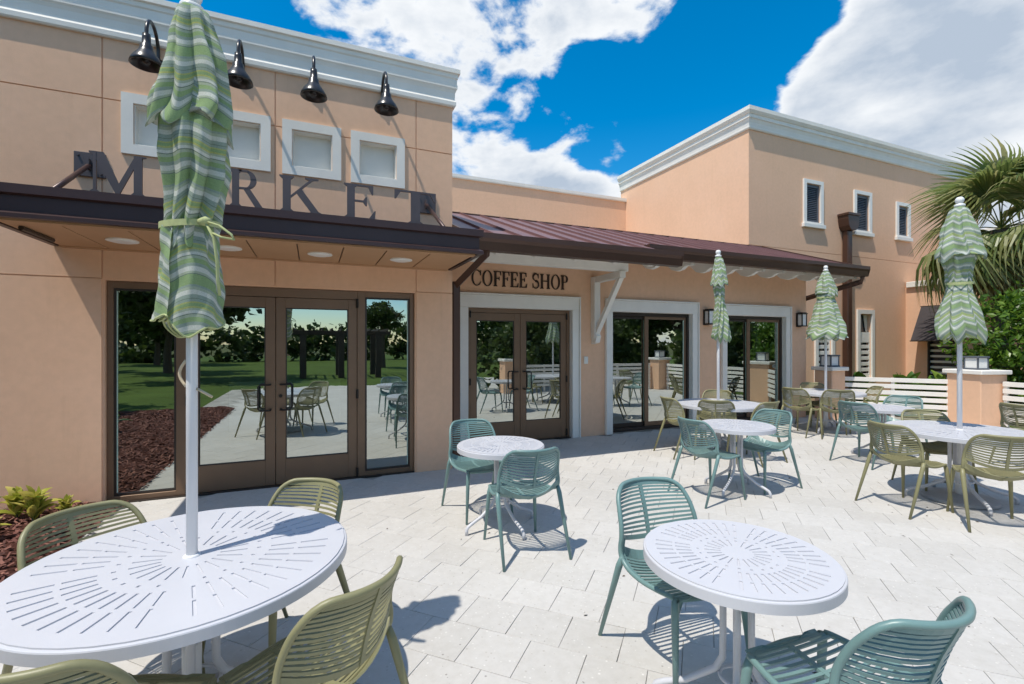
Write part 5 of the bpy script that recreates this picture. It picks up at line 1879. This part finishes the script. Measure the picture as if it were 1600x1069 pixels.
for az, el, roll, sc in ((157, -20, 8, 1.18), (150, -42, -6, 1.1), (172, -36, 4, 1.1), (152, 42, -14, .95), (178, 50, 14, .9), (128, 40, 8, .85), (120, -20, 10, .8), (80, 58, 0, 1.0), (30, 65, 10, 1.0), (205, 58, 5, 1.0), (230, 30, -14, 1.0),
                         (215, -14, 12, 1.0), (255, -20, 0, 1.0), (280, 45, 10, 1.0), (310, 12, -8, 1.0), (345, 35, 0, 1.0), (15, 5, 0, 1.0), (60, 12, 8, 1.0), (330, -25, 0, 1.0), (90, -30, 5, .9), (180, 78, 0, 1.0), (245, 60, 0, 1.0), (235, -8, 6, 1.05), (265, 15, 0, 1.0)):
    put_frond(rg.choice(fm), az, el, roll, sc)
for az, el in ((200, -64), (235, -66), (265, -60), (300, -68), (340, -64), (20, -66), (70, -64), (120, -68), (160, -72), (180, -58), (220, -52), (250, -74), (285, -54), (320, -58), (205, -76)):
    put_frond(rg.choice(fo), az, el, rg.uniform(-15, 15), 1.05, 4.3, 'dry_frond')

# ------------------------------------------------------------------ what stands behind the viewer (seen in the glass)
cro = []
for sd_ in (1, 2):
    r2 = random.Random(sd_)
    m = MB()
    leaf_cards(m, clump_points(r2, (0, 0, 0), (1, 1, .85), 5200, 46, .24), .13, r2, .42, .2)
    cro.append(m.mesh('crown', 'oak'))
m = MB()
m.tube([(0, 0, 0), (.05, .03, 1.2), (-.03, .05, 2.4), (.04, 0, 3.6)], [.24, .18, .15, .09], 10)
for i in range(6):
    a_ = i * 1.05
    m.tube([(0, 0, 2.0 + .15 * i), (.7 * math.cos(a_), .7 * math.sin(a_), 2.9 + .15 * i), (1.5 * math.cos(a_), 1.5 * math.sin(a_), 3.7 + .1 * i)], [.09, .06, .03], 6)
trunk_me = m.mesh('trunk', 'bark')
wh = ['far left', 'left', 'centre left', 'centre', 'centre right', 'right', 'far right', 'outer right', 'back left', 'back centre', 'back right', 'side', 'outer left', 'rear']
spots = [(-8.5, -2.5, 2.6, 4.2), (-5.2, -13, 3.0, 4.6), (-12, -9, 3.4, 5.0), (-7.5, -20, 2.8, 4.4), (4.4, -21, 1.3, 3.2), (12, -11, 2.8, 4.2), (17, -4, 2.8, 4.2), (22, -12, 3.4, 5.0), (-16, -22, 4.0, 5.0),
         (-11, -32, 3.6, 4.6), (15, -30, 4.0, 4.8), (14.5, -17, 3.0, 5.4), (-9.5, 2.5, 2.2, 3.6), (26, -26, 4.5, 5.2)]
for i, (x, y, r_, h) in enumerate(spots):
    t = thing('shade_tree', 'dark leafy shade tree reflected in the glass, %s of the lawn' % wh[i], 'tree', (x, y, -.05), rg.uniform(0, 6), 'trees around the lawn behind the viewer')
    link('trunk', trunk_me, t)
    c = link('crown', cro[i % 2], t, (0, 0, h + .2))
    c.scale = (r_, r_, r_ * .85)
hz = thing('boundary_hedge', 'long dark hedge closing the far side of the lawn, seen in the door glass', 'hedge', (0, -38, -.05))
m = MB()
for seg_ in range(26):
    leaf_cards(m, clump_points(rg, (-39 + seg_ * 3.1, rg.uniform(-1, 1), 1.5), (2.1, 1.0, 1.7), 420, 8, .5), .55, rg, .45)
m.build('foliage', 'oak', hz)
for (hx, hy, hl, lab) in ((12.5, -4.5, 8, 'leafy screen of shrubs beyond the patio, reflected in the coffee shop doors'), (17.5, -1.0, 5, 'leafy screen of shrubs beyond the right fence, reflected in the sliding windows')):
    h2 = thing('shrub_screen', lab, 'shrubs', (hx, hy, -.05), R(-25))
    m = MB()
    for seg_ in range(hl):
        leaf_cards(m, clump_points(rg, ((seg_ - hl / 2) * 1.8, rg.uniform(-.5, .5), 1.5), (1.3, .9, 1.6), 900, 14, .35), .24, rg, .42)
    m.build('foliage', 'oak', h2)
pg = thing('pergola', 'dark timber pergola on the lawn, seen in the right market door', 'pergola', (1.3, -13.2, -.03))
for px_ in (-1.7, 0, 1.7):
    for py_ in (-1.2, 1.2):
        B('post', 'timber_dark', pg, (px_ - .13, px_ + .13, py_ - .13, py_ + .13, 0, 2.08), c=.01)
for py_ in (-1.25, 1.25):
    B('beam', 'timber_dark', pg, (-2.3, 2.3, py_ - .06, py_ + .06, 2.085, 2.26), c=.01)
for k in range(11):
    x = -2.1 + k * .42
    B('rafter', 'timber_dark', pg, (x - .03, x + .03, -1.7, 1.7, 2.265, 2.37), c=.005)

# dry bits lying on the paving
m = MB()
for _ in range(70):
    d = rg.uniform(2.2, 8.0)
    l = rg.uniform(-.3, 1.0) * d
    p = fwd * d + rgt * l
    a_ = rg.uniform(0, 6.28)
    L = rg.uniform(.006, .018)
    q = Vector((math.cos(a_), math.sin(a_), .2)) * L
    w = Vector((-math.sin(a_), math.cos(a_), .3)) * L * rg.uniform(.3, .6)
    p.z = .003
    m.add([p - q, p + w * .8 + Vector((0, 0, .003)), p + q, p - w], [(0, 1, 2, 3)])
tag(m.build('leaf_litter', 'bark'), 'tiny dry leaf bits scattered on the paving', 'litter', kind='stuff')
